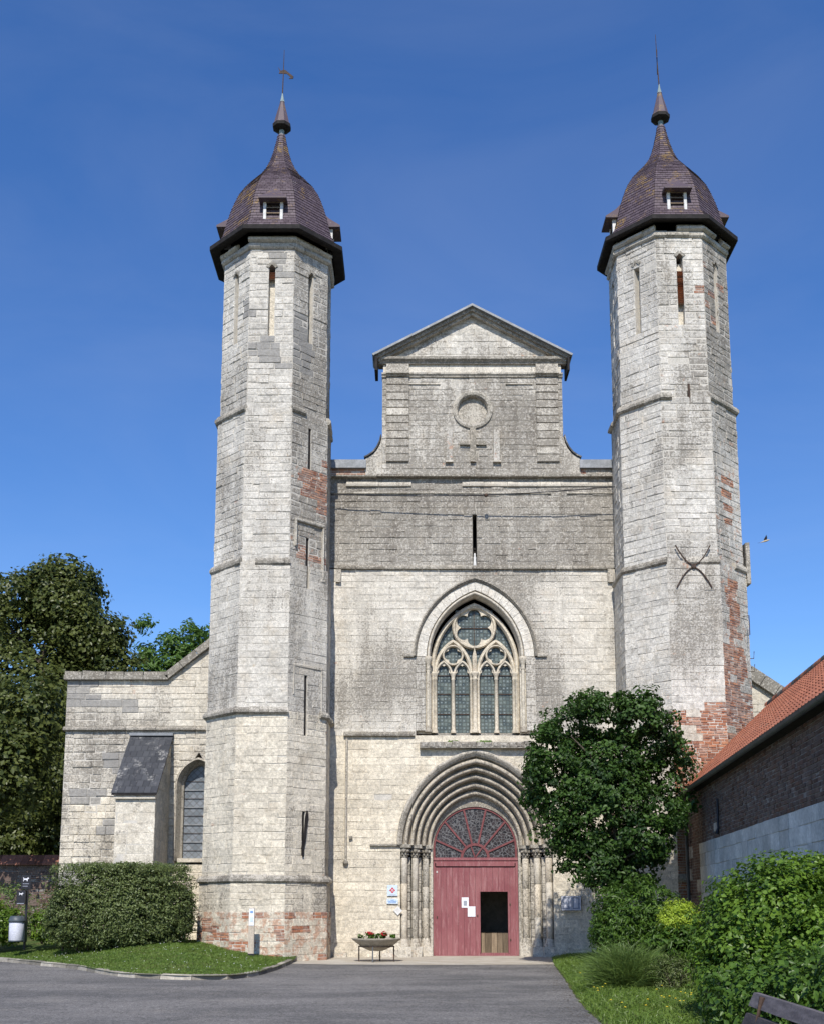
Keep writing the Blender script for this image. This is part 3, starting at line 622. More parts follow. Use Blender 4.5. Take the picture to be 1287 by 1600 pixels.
# ---- tower roofs
PROF = [(2.08, 22.48), (1.90, 22.62), (1.74, 22.95), (1.64, 23.40), (1.53, 23.85), (1.42, 24.20), (1.28, 24.57), (1.09, 24.90), (.86, 25.20), (.63, 25.48), (.46, 25.76), (.34, 26.06), (.24, 26.42), (.16, 26.8), (.11, 27.1)]
def tower_roof(c, dz, left, lean):
    cx, cy = c; L8 = lambda s: s / math.cos(R(22.5))
    under = MB(); under.lathe([(L8(r - .03), z + dz - .02) for r, z in PROF], (cx, cy, 0), 8, ph=R(22.5)); roof = under.build('tower_roof', 'eave', church)
    eb = MB(); eb.lathe([(L8(1.8), 22.42 + dz), (L8(2.10), 22.34 + dz), (L8(2.13), 22.36 + dz), (L8(2.13), 22.50 + dz), (L8(2.06), 22.5 + dz)], (cx, cy, 0), 8, ph=R(22.5)); eb.build('eave_board', 'eave', roof)
    # slate courses following the bell profile
    P = []
    for (r0, z0), (r1, z1) in zip(PROF[:-1], PROF[1:]):
        n = max(1, round(math.hypot(r1 - r0, z1 - z0) / .105))
        P += [(r0 + (r1 - r0) * i / n, z0 + (z1 - z0) * i / n) for i in range(n)]
    P.append(PROF[-1]); sl = MB()
    for i in range(len(P) - 1):
        (r0, z0), (r1, z1) = P[i], P[i + 1]; ln = math.hypot(r1 - r0, z1 - z0); nx, nz_ = (z1 - z0) / ln, (r0 - r1) / ln
        for k in range(8):
            a = R(45 * k); n = (math.cos(a), math.sin(a)); t = (-n[1], n[0])
            hb, ht = (r0 + .02) * T22, r1 * T22; m = max(1, round(2 * hb / .17))
            off = .5 if i % 2 else 0.0; cuts_ = [-1] + [(-1 + 2 * (q + off) / m) for q in range(m + 1) if -1 + .03 < -1 + 2 * (q + off) / m < 1 - .03] + [1]
            for c0, c1 in zip(cuts_[:-1], cuts_[1:]):
                th = .02 + rng.uniform(-.004, .006)
                pt = lambda r, z, u, o: (cx + n[0] * (r + nx * o) + t[0] * u, cy + n[1] * (r + nx * o) + t[1] * u, z + nz_ * o + dz)
                g = .004
                v = [pt(r0, z0, c0 * hb + g, th), pt(r0, z0, c1 * hb - g, th), pt(r1, z1, c1 * ht - g, .006), pt(r1, z1, c0 * ht + g, .006), pt(r0, z0, c0 * hb + g, 0), pt(r0, z0, c1 * hb - g, 0)]
                rr = rng.random(); lc = (.9 if k in (4, 5) else .35) if z0 < 25.2 else .8
                sl.add(v, [(0, 1, 2, 3), (4, 5, 1, 0)], (rr, lc * rng.random(), .5, 0))
    sl.build('roof_slates', 'slate', roof, kind='stuff')
    for deg in (-180, -90, 0, 90):                                      # louvred dormers
        n = (math.cos(R(deg)), math.sin(R(deg)), 0); F = frame((cx, cy, dz), (-n[1], n[0], 0), n); zb, zt = 22.86, 23.68
        b = MB(); q = [F(-.30, 1.62, zb), F(.30, 1.62, zb), F(.30, 1.66, zt + .02), F(-.30, 1.66, zt + .02), F(-.30, 1.2, zb), F(.30, 1.2, zb), F(.30, 1.2, zt + .05), F(-.30, 1.2, zt + .05)]
        b.add(q, [(0, 1, 2, 3), (0, 3, 7, 4), (1, 5, 6, 2)]); b.build('dormer', 'eave', roof)
        for sg in (-1, 1):
            pz = MB(); a0, a1 = sorted((sg * .215, sg * .31)); vs, fs = stone_geo(F, a0, a0, a1, a1, zb - .06, zt, 1.78, -1.55, .008, .002); pz.add(vs, fs); pz.build('dormer_post', 'paintwhite', roof)
        for i in range(4):
            z = zb + .07 + i * .185; lv = MB(); lv.add([F(-.22, 1.78, z), F(.22, 1.78, z), F(.22, 1.65, z + .10), F(-.22, 1.65, z + .10), F(-.22, 1.78, z - .025), F(.22, 1.78, z - .025), F(.22, 1.65, z + .075), F(-.22, 1.65, z + .075)],
                [(0, 1, 2, 3), (4, 7, 6, 5), (0, 4, 5, 1)]); lv.build('louvre', 'wood', roof)
        h = MB(); tp = [F(-.26, 1.66, zt + .20), F(.26, 1.66, zt + .20), F(.0, 1.38, zt + .62)]
        h.add([F(-.44, 2.02, zt - .14), F(.44, 2.02, zt - .14)] + tp + [F(-.44, 1.4, zt - .10), F(.44, 1.4, zt - .10)] + [F(-.44, 2.02, zt - .20), F(.44, 2.02, zt - .20), F(-.44, 1.4, zt - .2), F(.44, 1.4, zt - .2)],
              [(0, 1, 3, 2), (2, 3, 4), (0, 2, 5), (2, 4, 5), (1, 6, 3), (3, 6, 4), (0, 7, 8, 1), (5, 9, 7, 0), (1, 8, 10, 6), (7, 9, 10, 8)], (.25, .3, .5, 0)); h.build('dormer_hood', 'slate', roof)
        sk = MB(); sk.add([F(-.38, 1.82, zb - .16), F(.38, 1.82, zb - .16), F(.36, 1.79, zb - .02), F(-.36, 1.79, zb - .02)], [(0, 1, 2, 3)]); sk.build('dormer_apron', 'slate', roof)
    z0 = 27.08 + dz
    nk = MB(); nk.lathe([(.12, -.25), (.10, 0), (.085, .12), (.09, .28)], (cx, cy, z0), 8); nk.build('spire_neck', 'patina', roof)
    lt = MB(); lt.lathe([(.10, .22), (.16, .26), (.30, .30), (.31, .34), (.31, .40), (.27, .45), (.20, .75), (.11, 1.10), (.07, 1.28)], (cx, cy, z0), 8, (.7, .3, .5, 0), ph=R(22.5)); lt.build('spire_lantern', 'slate', roof)
    bb = MB(); bb.lathe([(.09, .2), (.20, .22), (.315, .27), (.32, .38), (.30, .38)], (cx, cy, z0), 8, ph=R(22.5)); bb.build('lantern_base', 'eave', roof)
    tp = MB(); tp.lathe([(.085, 1.26), (.05, 1.40), (.025, 1.55), (.02, 1.6)], (cx, cy, z0), 8); tp.build('spire_cap', 'patina', roof)
    rd = MB(); zt = 3.25 if left else 3.5; rd.tube([(cx, cy, z0 + 1.5), (cx + lean * .6, cy, z0 + 2.4), (cx + lean, cy, z0 + zt)], [.022, .017, .008], 6); rd.build('finial_rod', 'iron', roof)
    vz = z0 + (2.42 if left else 2.55); vn = MB(); a = R(-12 if left else 78)
    fish = [(-.20, .22), (-.13, .02), (-.16, -.04), (-.06, -.06), (.0, -.07), (.12, -.10), (.26, -.26), (.20, -.30), (.34, -.32), (.36, -.24), (.22, -.10), (.06, .06), (-.04, .06), (-.10, .05)]
    ca, sa = math.cos(a), math.sin(a); poly = [(cx + lean * .62 + x * ca, cy + x * sa, vz + z) for x, z in fish]; off = Vector((-sa * .012, ca * .012, 0)); k = len(poly)
    vn.add([tuple(Vector(p) - off) for p in poly] + [tuple(Vector(p) + off) for p in poly], [tuple(range(k)), tuple(reversed(range(k, 2 * k)))] + [(i, i + k, (i + 1) % k + k, (i + 1) % k) for i in range(k)]); vn.build('weathervane', 'iron', roof)
    roof['label'] = 'bell-shaped purple slate cap of the left tower' if left else 'bell-shaped purple slate cap of the right tower'
tower_roof(LT, .0, True, .03); tower_roof(RT, .34, False, -.06)

# ---- west window
WX = CX + .02
win = MB(); rows = []
for hw, rise, y in ((1.97, 2.60, .02), (1.97, 2.60, -.10), (1.93, 2.55, -.12), (1.88, 2.48, -.05), (1.88, 2.48, .0)):
    rows.append([(x, y, z) for x, z in arch_pts(WX, hw, 9.42, rise, 16)])
win.grid(rows, (.4, .9, .5, 0)); window = win.build('west_window', 'trim', church); window['label'] = 'pointed tracery window above the portal'
n = 13                                                                   # voussoirs
for sg in (-1, 1):
    Pin = arch_pts(0, 1.56, 9.42, 2.18, 26); Pout = arch_pts(0, 1.875, 9.42, 2.475, 26); half = len(Pin) // 2
    for i in range(n):
        i0, i1 = i * 2, i * 2 + 2; q = []
        pts2 = [Pin[i0], Pin[i1], Pout[i1], Pout[i0]]
        c_ = (sum(p[0] for p in pts2) / 4, sum(p[1] for p in pts2) / 4); pts2 = [(c_[0] + (x - c_[0]) * .965, c_[1] + (z - c_[1]) * .965) for x, z in pts2]
        poly = [(WX - sg * x * -1, z) for x, z in pts2]
        ar_ = sum(poly[k][0] * poly[(k + 1) % 4][1] - poly[(k + 1) % 4][0] * poly[k][1] for k in range(4))
        MB().prism(poly if ar_ > 0 else poly[::-1], rng.uniform(-.012, .0), .3, (rng.uniform(.5, 1), .0, .4, 0)).build('voussoir', 'stone', window)
    course_bar(*sorted((WX + sg * 1.95, WX + sg * 2.28)), 9.50, 9.38, .10, window, 'hood_stop', lich=1.0)
ro = MB(); rows = []
for t_, y in [(0, .0), (.1, .05)] + [(.45 - .35 * math.cos(a), .10 - .09 * math.sin(a)) for a in np.linspace(0, math.pi, 9)] + [(.85, .16), (1, .2), (1, .5)]:
    hw = 1.56 - .14 * t_; rows.append([(x, y, z) for x, z in arch_pts(WX, hw, 9.42, 2.18 - .17 * t_, 20)])
ro.grid(rows, (.8, .05, .5, 0)); ro.build('window_arch_moulding', 'trim', window, True)
for sg in (-1, 1):                                                       # jambs, shafts
    jb = MB(); x0, x1 = sorted((WX + sg * 1.42, WX + sg * 1.92)); jb.box(x0, x1, .17, .7, 6.95, 9.42, (.7, .1, .6, 0)); jb.build('window_jamb', 'stone', window)
    jf = Wall(); xx0, xx1 = sorted((WX + sg * 1.60, WX + sg * 1.90))
    for i in range(9):
        vs, fs = stone_geo(FR_FRONT(0), xx0 + .004, xx0 + .004, xx1, xx1, 7.02 + i * .267, 7.02 + i * .267 + .257, rng.uniform(0, .006), .18, .006, .004); MB().add(vs, fs, (rng.random(), .5, .45, 0)).build('jamb_stone', 'stone', window)
    s1 = MB(); s1.lathe([(.06, 7.1), (.06, 9.0)], (WX + sg * 1.51, .09, 0), 10, (.7, .1, .5, 0)); s1.build('jamb_shaft', 'tracery', window, True)
    s2 = MB(); s2.lathe([(.062, 9.0), (.085, 9.03), (.065, 9.07), (.075, 9.18), (.12, 9.27), (.13, 9.34), (.13, 9.42), (0, 9.42)], (WX + sg * 1.51, .09, 0), 10, (.6, .4, .5, 0)); s2.build('shaft_capital', 'tracery', window, True)
    s3 = MB(); s3.lathe([(.13, 6.98), (.13, 7.05), (.10, 7.09), (.11, 7.13), (.06, 7.18)], (WX + sg * 1.51, .09, 0), 10, (.3, .8, .5, 0)); s3.build('shaft_base', 'tracery', window, True)
sill = MB(); sill.prism([], 0, 0) if False else None
sx0, sx1 = WX - 1.78, WX + 1.78
sill.add([(sx0, -.22, 6.52), (sx1, -.22, 6.52), (sx1, .55, 7.02), (sx0, .55, 7.02), (sx0, -.22, 6.44), (sx1, -.22, 6.44), (sx0, .55, 6.42), (sx1, .55, 6.42)], [(0, 1, 2, 3), (4, 5, 1, 0), (4, 6, 7, 5), (0, 3, 6, 4), (1, 5, 7, 2)], (.3, 1.0, .3, 0)); sill.build('sloping_sill', 'trim', window)
for i in range(14):
    x = sx0 + .03 + i * (sx1 - sx0 - .06) / 14; vs, fs = stone_geo(frame((0, -.10, 0), (1, 0, 0), (0, -1, 0)), x, x, x + .235, x + .235, 6.46, 6.62 + rng.uniform(-.02, .05), .13, .1, .03, .02)
    MB().add(vs, fs, (rng.random(), 1.0, .4, 0)).build('sill_stone', 'stone', window)
moss = MB()
for i in range(160):
    cx_ = rng.choice((WX - .72, WX + .28)) + rng.gauss(0, .13); t_ = rng.uniform(.05, .5); moss.lathe([(.04, 0), (.03, .02), (0, .03)], (cx_, -.2 + .7 * t_, 6.55 + .46 * t_), 5, (rng.random(),) * 4)
moss.build('moss', 'leaf_olive', window, kind='stuff')
# tracery
TY = .36
def ribbon(pts, w, d, name, a=(.7, .1, .6, 0), closed=False, y=TY, mat='tracery', off=.0):
    """bar with chamfered edges following a path in the window plane"""
    n = len(pts); nr = []
    for i in range(n):
        p0 = pts[(i - 1) % n] if closed or i else pts[i]; p1 = pts[(i + 1) % n] if closed or i < n - 1 else pts[i]
        dx, dz = p1[0] - p0[0], p1[1] - p0[1]; l = math.hypot(dx, dz) or 1; nr.append((-dz / l, dx / l))
    prof = [(-w / 2, y + d), (-w / 2, y + d * .35), (-w * .22, y), (w * .22, y), (w / 2, y + d * .35), (w / 2, y + d)]
    rows = [[(p[0] + nn[0] * (o + off), yy, p[1] + nn[1] * (o + off)) for o, yy in prof] for p, nn in zip(pts, nr)]
    m = MB(); m.grid(rows, a, False, closed); return m.build(name, mat, window)
ribbon(arch_pts(WX, 1.345, 9.2, 2.02, 20, 7.0), .15, .2, 'tracery_frame', (.7, .15, .7, 0))
lx = [WX - 1.0, WX - .405, WX + .385, WX + .97]
for sg, cxs in ((-1, WX - .70), (1, WX + .68)):
    ribbon(arch_pts(cxs, .575, 8.95, 1.06, 14), .12, .17, 'sub_arch', (.8, .05, .8, 0), y=TY + .02)
def lobes(cx, cz, rr, n, ph, depth=.30, m=72):
    out = []
    for k in range(m):
        a = 2 * math.pi * k / m; f = abs(math.cos(n * (a - ph) / 2)) ** .8
        r = rr * (1 - depth + depth * f); out.append((cx + r * math.cos(a), cz + r * math.sin(a)))
    return out
def foil(cx, cz, r_out, n, ph, name):
    cirp = lambda r: [(cx + r * math.cos(2 * math.pi * k / 72), cz + r * math.sin(2 * math.pi * k / 72)) for k in range(72)]
    ribbon(cirp(r_out), .11 if r_out > .5 else .075, .16, name + '_ring', (.6, .3, .9, 0), True, y=TY + .03)
    inn = lobes(cx, cz, r_out * .93, n, ph); oo = cirp(r_out); m = MB()
    m.grid([[(x, TY + .09, z) for x, z in oo], [(x, TY + .09, z) for x, z in inn], [(x, TY + .18, z) for x, z in inn]], (.7, .2, .7, 0), True); m.build(name + '_cusps', 'tracery', window)
foil(WX - .01, 10.47, .66, 6, math.pi / 2, 'rosette'); foil(WX - .70, 9.55, .31, 4, math.pi / 2, 'quatrefoil'); foil(WX + .68, 9.55, .31, 4, math.pi / 2, 'quatrefoil')
for x in lx:
    ribbon(arch_pts(x, .255, 8.88, .46, 10), .085, .15, 'lancet_head', (.8, .05, .6, 0), y=TY + .04)
    inn, oo = [], arch_pts(x, .25, 8.86, .45, 10)
    for k, (px, pz) in enumerate(oo):
        t_ = k / (len(oo) - 1); c_ = .62 + .34 * abs(math.cos(3 * math.pi * t_ / 1.0 / 1.0 - 0)) ** .7; inn.append((x + (px - x) * c_, 8.86 + (pz - 8.86) * (c_ * .6 + .36)))
    m = MB(); m.grid([[(a, TY + .10, b) for a, b in oo], [(a, TY + .10, b) for a, b in inn], [(a, TY + .17, b) for a, b in inn]], (.8, .1, .5, 0)); m.build('trefoil_cusps', 'tracery', window)
def shaft(x, r, y, z0=7.0, z1=8.72, name='mullion'):
    m = MB(); m.lathe([(r * 1.5, z0), (r * 1.5, z0 + .06), (r, z0 + .12), (r, z1), (r * 1.25, z1 + .02), (r, z1 + .05), (r * 1.1, z1 + .12), (r * 1.7, z1 + .2), (r * 1.75, z1 + .26), (0, z1 + .26)], (x, y, 0), 10, (rng.random(), .12, .7, 0)); m.build(name, 'tracery', window, True)
for x in ((lx[0] + lx[1]) / 2, (lx[2] + lx[3]) / 2): shaft(x, .06, TY + .06)
mid = (lx[1] + lx[2]) / 2
shaft(mid, .075, TY - .0); shaft(mid - .115, .045, TY + .06); shaft(mid + .115, .045, TY + .06)
for sg, x in ((-1, lx[0] - .265), (1, lx[3] + .265)): shaft(x, .05, TY + .05); shaft(x + sg * .085, .045, TY + .02)
MB().prism([(mid - .06, 8.98), (mid + .06, 8.98), (mid + .07, 9.5), (mid, 9.8), (mid - .07, 9.5)], TY, TY + .2, (.4, .4, 1, .2)).build('tracery_spandrel', 'tracery', window)
GY = TY + .20
bgp = arch_pts(WX, 1.36, 9.2, 2.06, 20, 6.98); MB().prism(bgp[::-1], GY + .03, GY + .06).build('spandrel_glass', 'glass_window', window)
for x in lx:
    for z0, z1 in ((7.03, 7.62), (7.64, 8.27), (8.29, 8.88), (8.90, 9.36)):
        MB().box(x - .21, x + .21, GY, GY + .015, z0, z1).build('pane', 'glass_window', window)
        bb = MB(); bb.box(x - .22, x + .22, GY - .03, GY - .005, z1, z1 + .025); z1 < 9 and bb.build('saddle_bar', 'iron', window)
for a in (0, 1):
    for b in (0, 1): MB().box(WX - .61 + a * .61, WX - .02 + a * .61, GY, GY + .015, 9.87 + b * .61, 10.46 + b * .61).build('pane', 'glass_window', window)
MB().box(WX - .62, WX + .6, GY - .03, GY - .005, 10.455, 10.48).build('saddle_bar', 'iron', window); MB().box(WX - .022, WX + .003, GY - .025, GY - .003, 9.86, 11.08).build('saddle_bar', 'iron', window)
for x in (WX - .70, WX + .68): MB().box(x - .27, x + .27, GY, GY + .015, 9.28, 9.82).build('pane', 'glass_window', window)

# ---- portal
hws = [2.30, 2.115, 1.93, 1.745, 1.56, 1.375]; apx = [6.20, 5.97, 5.74, 5.50, 5.26, 5.03]; ys = [.0, .17, .34, .51, .68, .85]
pm = MB(); rows = []
for hw, ap, y in ((2.47, 6.42, .02), (2.47, 6.42, -.10), (2.44, 6.38, -.14), (2.38, 6.31, -.12), (2.34, 6.27, -.05), (2.30, 6.20, -.04), (2.30, 6.20, .02)):
    rows.append([(x, y, z) for x, z in arch_pts(CX, hw, 3.43, ap - 3.43, 22)])
pm.grid(rows, (.7, .45, .5, 0)); portal = pm.build('portal', 'trim', church, True); portal['label'] = 'deep pointed portal with five moulded orders'
for i in range(5):
    prof = [(0, ys[i]), (.04, ys[i] + .08), (.14, ys[i] + .15), (.24, ys[i] + .11)] + [(.62 - .32 * math.cos(a), ys[i] + .06 - .085 * math.sin(a)) for a in np.linspace(0, math.pi, 9)] + [(.95, ys[i] + .10), (1.0, ys[i] + .12), (1.0, ys[i + 1])]
    rows = []
    for t_, y in prof:
        hw = hws[i] + (hws[i + 1] - hws[i]) * t_; ap = apx[i] + (apx[i + 1] - apx[i]) * t_; rows.append([(x, y, z) for x, z in arch_pts(CX, hw, 3.43, ap - 3.43, 22)])
    m = MB(); m.grid(rows, (.5 + .1 * (i % 2), .52, .85, 0)); m.build('archivolt', 'trim', portal, True)
st_ = [(2.36, 2.05, .30), (2.05, 1.72, .60), (1.72, 1.385, .92)]
for sg in (-1, 1):
    for k, (h0, h1, y) in enumerate(st_):
        x0, x1 = sorted((CX + sg * (h0 + .03), CX + sg * h1))
        n = 10
        for i in range(n):
            z0 = .32 + i * .274; vs, fs = stone_geo(FR_FRONT(y), x0, x0, x1, x1, z0 + .004, z0 + .268, 0, .25, .01, .004); MB().add(vs, fs, (rng.random(), rng.uniform(.3, .75), .5, 0)).build('jamb_stone', 'trim', portal)
        cxk, cyk = CX + sg * (h1 + .17 + .02), y - .14
        c = MB(); zz = [.55, 1.25 + rng.uniform(-.1, .3), 2.1 + rng.uniform(-.1, .2), 3.05]
        for za, zb in zip(zz[:-1], zz[1:]): c.lathe([(.095, za), (.105, za + .012), (.105, zb - .012), (.095, zb)], (cxk, cyk, 0), 12, (rng.random(), rng.uniform(.1, .5), rng.uniform(.4, 1), 0))
        c.build('column', 'trim', portal, True)
        b = MB(); b.lathe([(.17, .30), (.17, .40), (.14, .44), (.15, .48), (.115, .53), (.105, .56)], (cxk, cyk, 0), 12, (.6, .4, .6, 0)); b.build('column_base', 'trim', portal, True)
        cp = MB(); cp.lathe([(.105, 3.04), (.13, 3.06), (.11, 3.09), (.12, 3.16), (.16, 3.28), (.17, 3.34)], (cxk, cyk, 0), 12, (.3, .85, .4, 0))
        for q in range(8):
            a = 2 * math.pi * q / 8; cp.lathe([(0, -.05), (.045, -.03), (.055, .01), (.03, .05), (0, .06)], (cxk + .155 * math.cos(a), cyk + .155 * math.sin(a), 3.24), 6, (.3, .9, .4, 0)); a += .4
            cp.lathe([(0, -.04), (.03, -.02), (.035, .01), (0, .04)], (cxk + .135 * math.cos(a), cyk + .135 * math.sin(a), 3.14), 6, (.3, .9, .4, 0))
        cp.build('capital', 'trim', portal, True)
        MB().box(x0 - .02, x1 + .02, y - .33 + .002 * k, y + .1, 3.34, 3.45 + .002 * k, (.3, .8, .4, 0), .006).build('impost', 'trim', portal)
        MB().box(x0 - .01, x1 + .03, y - .31, y + .12, .0, .31, (.6, .4, .6, .25), .012).build('plinth_block', 'stone', portal)
    rv = MB(); x0, x1 = sorted((CX + sg * 1.345, CX + sg * 1.42)); rv.box(x0, x1, .70, 1.2, 0, 3.4, (.5, .4, .5, 0)); rv.build('door_reveal', 'trim', portal)
# tympanum filling between the moulded orders and the fanlight
ti, to = [], []
for k in range(45):
    t_ = k / 44; pto = arch_pts(CX, 1.40, 3.38, 1.72, 22)[k]; a = math.pi * (1 - t_); ti.append((CX + 1.33 * math.cos(a), 3.36 + 1.33 * math.sin(a))); to.append(pto)
m = MB(); m.grid([[(x, .86, z) for x, z in to], [(x * .35 + tx * .65, .88, z * .35 + tz * .65) for (x, z), (tx, tz) in zip(to, ti)], [(x, .90, z) for x, z in ti], [(x, 1.1, z) for x, z in ti]], (.4, .85, .9, .05)); m.build('tympanum', 'stone', portal)

# ---- door, fanlight
DY = .95; dr = MB(); X0, X1 = CX - 1.345, CX + 1.345; WL, WR, WB, WT = 2.15, 3.02, .10, 2.0
dr.box(X0, X1, DY - .03, DY + .05, 2.90, 3.07); dr.box(X0, X0 + .07, DY - .03, DY + .05, 0.02, 2.9); dr.box(X1 - .07, X1, DY - .03, DY + .05, 0.02, 2.9)
door = dr.build('door', 'door', church); door['label'] = 'faded red plank door with an open wicket'
MB().box(X0 - .0, X1 + .0, DY - .06, DY - .03, 2.985, 3.05).build('lintel_moulding', 'door', door); MB().box(X0 + .1, X1 - .1, DY - .045, DY - .0, 2.80, 2.90).build('lintel_moulding', 'door', door)
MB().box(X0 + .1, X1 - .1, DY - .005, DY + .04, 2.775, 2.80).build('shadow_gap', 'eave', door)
npk = 14; pw = (X1 - X0 - .14) / npk
for i in range(npk):
    x0, x1 = X0 + .07 + i * pw + .003, X0 + .07 + (i + 1) * pw - .003; y = DY + rng.uniform(-.003, .003)
    segs = [(x0, x1, .03, 2.775)]
    out = []
    for a, b, c, d in segs:
        if b <= WL or a >= WR: out.append((a, b, c, d)); continue
        if a < WL: out.append((a, WL - .002, c, d)); a = WL
        if b > WR: out.append((WR + .002, b, c, d)); b = WR
        out += [(a, b, c, WB), (a, b, WT, d)]
    for a, b, c, d in out:
        if b - a > .01: MB().box(a, b, y, y + .045, c, d, (rng.random(), .2, .5, 0)).build('plank', 'door', door)
for a, b, c, d in ((WL - .035, WL, WB, WT + .035), (WR, WR + .035, WB, WT + .035), (WL, WR, WT, WT + .035), (X0, X1, .0, .03)):
    MB().box(a, b, DY - .02, DY + .07, c, d, (.2, .2, .5, 0)).build('door_frame', 'door', door)
for x_, z_ in ((X0 + .13, 2.62), (X0 + .13, 1.2), (2.06, 1.25), (WR + .07, 1.6), (WR + .07, .5)):
    MB().box(x_ - .02, x_ + .02, DY - .02, DY, z_ - .03, z_ + .03, (.5, .2, .5, 0)).build('door_fitting', 'iron' if z_ < 2.5 else 'paintwhite', door)
MB().box(WL + .15, WR + .3, DY + .05, DY + .10, .0, .10).build('threshold', 'wood', door)
for i in range(7):
    x = 2.0 + i * .19; MB().box(x, x + .18, 2.2, 2.24, 0.0, .70 + rng.uniform(-.01, .01), (rng.random(), .2, .5, 0)).build('inner_plank', 'wood', door)
vest = MB(); vest.box(.2, 4.0, 3.6, 3.7, 0, 6); vest.box(.2, .3, 1.1, 3.6, 0, 6); vest.box(3.9, 4.0, 1.1, 3.6, 0, 6); vest.box(.2, 4, 1.1, 3.7, 5.9, 6); vest.build('vestibule', 'core', door)
FZ = 3.07; fan = MB(); rr = 1.30
arc = lambda r, y, z0=3.36: [(CX - r, y, FZ)] + [(CX - r * math.cos(math.pi * k / 36), y, z0 + r * math.sin(math.pi * k / 36)) for k in range(37)] + [(CX + r, y, FZ)]
fan.grid([arc(1.335, DY + .05), arc(1.335, DY - .02), arc(1.27, DY - .02), arc(1.255, DY + .05)], (.6, .2, .5, 0)); fanlight = fan.build('fanlight', 'fanbar', church); fanlight['label'] = 'half-round leaded fanlight with red glazing bars'
hub = MB(); hr = lambda r, y: [(CX - r * math.cos(math.pi * k / 24), y, FZ + r * math.sin(math.pi * k / 24)) for k in range(25)]
hub.grid([hr(.46, DY + .04), hr(.46, DY - .02), hr(.38, DY - .02), hr(.37, DY + .04)], (.7, .2, .5, 0)); hub.build('fanlight_hub', 'fanbar', fanlight)
angs = [24, 50, 77, 103, 130, 156]
def edge_r(a):
    a = R(a); lo, hi = .5, 3
    for _ in range(40):
        m_ = (lo + hi) / 2; x, z = m_ * math.cos(a), FZ + m_ * math.sin(a)
        inside = abs(x) < 1.26 and (z < 3.36 or x * x + (z - 3.36) ** 2 < 1.26 ** 2)
        lo, hi = (m_, hi) if inside else (lo, m_)
    return lo
for a in angs:
    r1 = edge_r(a) + .03; d = Vector((math.cos(R(a)), 0, math.sin(R(a)))); p = Vector((-d.z, 0, d.x)) * .028; o_ = Vector((CX, 0, FZ)); q = [o_ + d * .43 - p, o_ + d * r1 - p, o_ + d * r1 + p, o_ + d * .43 + p]
    MB().prism([(v.x, v.z) for v in q], DY - .025, DY + .04, (.7, .2, .5, 0)).build('glazing_bar', 'fanbar', fanlight)
for a in (62, 118):
    d = Vector((math.cos(R(a - 8)), 0, math.sin(R(a - 8)))); p = Vector((-d.z, 0, d.x)) * .02; o_ = Vector((CX, 0, FZ)); q = [o_ - p, o_ + d * .40 - p, o_ + d * .40 + p, o_ + p]; MB().prism([(v.x, v.z) for v in q], DY - .015, DY + .03, (.7, .2, .5, 0)).build('glazing_bar', 'fanbar', fanlight)
aa = [0] + angs + [180]
for a0, a1 in zip(aa[:-1], aa[1:]):
    outer = [(CX + edge_r(a) * math.cos(R(a)), FZ + edge_r(a) * math.sin(R(a))) for a in np.linspace(a0, a1, 8)]; inner = [(CX + .42 * math.cos(R(a)), FZ + .42 * math.sin(R(a))) for a in np.linspace(a1, a0, 5)]
    MB().prism(outer + inner, DY + .015, DY + .03).build('pane', 'glass_fan', fanlight)
MB().prism([(CX + .42 * math.cos(R(a)), FZ + .42 * math.sin(R(a))) for a in np.linspace(0, 180, 16)], DY + .016, DY + .031).build('pane', 'glass_fan', fanlight)

# ---- left aisle wall with its buttress and window
aw = Wall(); FA = FR_FRONT(.3)
ais_attr = lambda u, z, w: (rng.random(), (lambda k: max(0, min(1, .40 + .9 * k - (.35 if u > -7.6 else 0) - (.2 if z < 5 else 0))))(nz(u, z, 5, .7)), .65 if z > 5 else .9, .3 if (8.2 < z and -9 < u < -7.9) else (-1 if u < -8.2 and nz(u * .7, z * 1.3, 8, 1.0) > .24 else 0))
sl_x = lambda z: -7.79 + (z - 8.72) * 1.24
aw.lay(FA, -11.02, -5.3, 0, 7.06, .235, .26, .65, [archcut(-6.75, .68, 5.3, .86, 2.95)], ais_attr, proud=(-.006, .028), bev=.02)
aw.lay(FA, -11.04, -5.3, 7.2, 8.70, .22, .35, .85, [], ais_attr, bev=.014)
aw.lay(FA, -7.85, -5.3, 8.70, 10.6, .22, .35, .85, [lambda zb, zt: [(-99, -99, sl_x(zb), sl_x(zt))]], ais_attr, bev=.014)
aisle = aw.finish('aisle_wall', church); aisle['label'] = 'low side wall left of the towers'
course_bar(-11.08, -5.9, 7.20, 7.05, .13, aisle, y=.3, lich=.8, chunk=(.6, 1.4))
x = -11.12
while x < -7.8:
    L = min(rng.uniform(.5, .9), -7.79 - x); MB().prism([(x, 8.70), (x + L - .01, 8.70), (x + L - .01, 8.84), (x, 8.84)], .14, .9, (rng.random(), 1, .3, 0)).build('coping', 'trim', aisle)
    MB().prism([(x + .01, 8.845), (x + L - .02, 8.845), (x + L - .02, 8.98 + rng.uniform(-.03, .02)), (x + .01, 8.98 + rng.uniform(-.03, .02))], .20, .9, (rng.random(), 1, .4, .1)).build('coping', 'trim', aisle); x += L
P0, d = Vector((-7.80, 0, 8.72)), Vector((1.24, 0, 1)).normalized(); up = Vector((-d.z, 0, d.x))
for i in range(5):
    a, b = P0 + d * (i * .62), P0 + d * (i * .62 + .605); q = [a, b, b + up * .22, a + up * .22]; MB().prism([(v.x, v.z) for v in q], .14, .9, (rng.random(), 1, .3, 0)).build('coping', 'trim', aisle)
back = MB(); back.box(-11, -10.7, .9, 20, 0, 8.6); back.box(-11, -2.5, 20, 20.3, 0, 8.6); back.build('aisle_side_wall', 'stone', aisle)
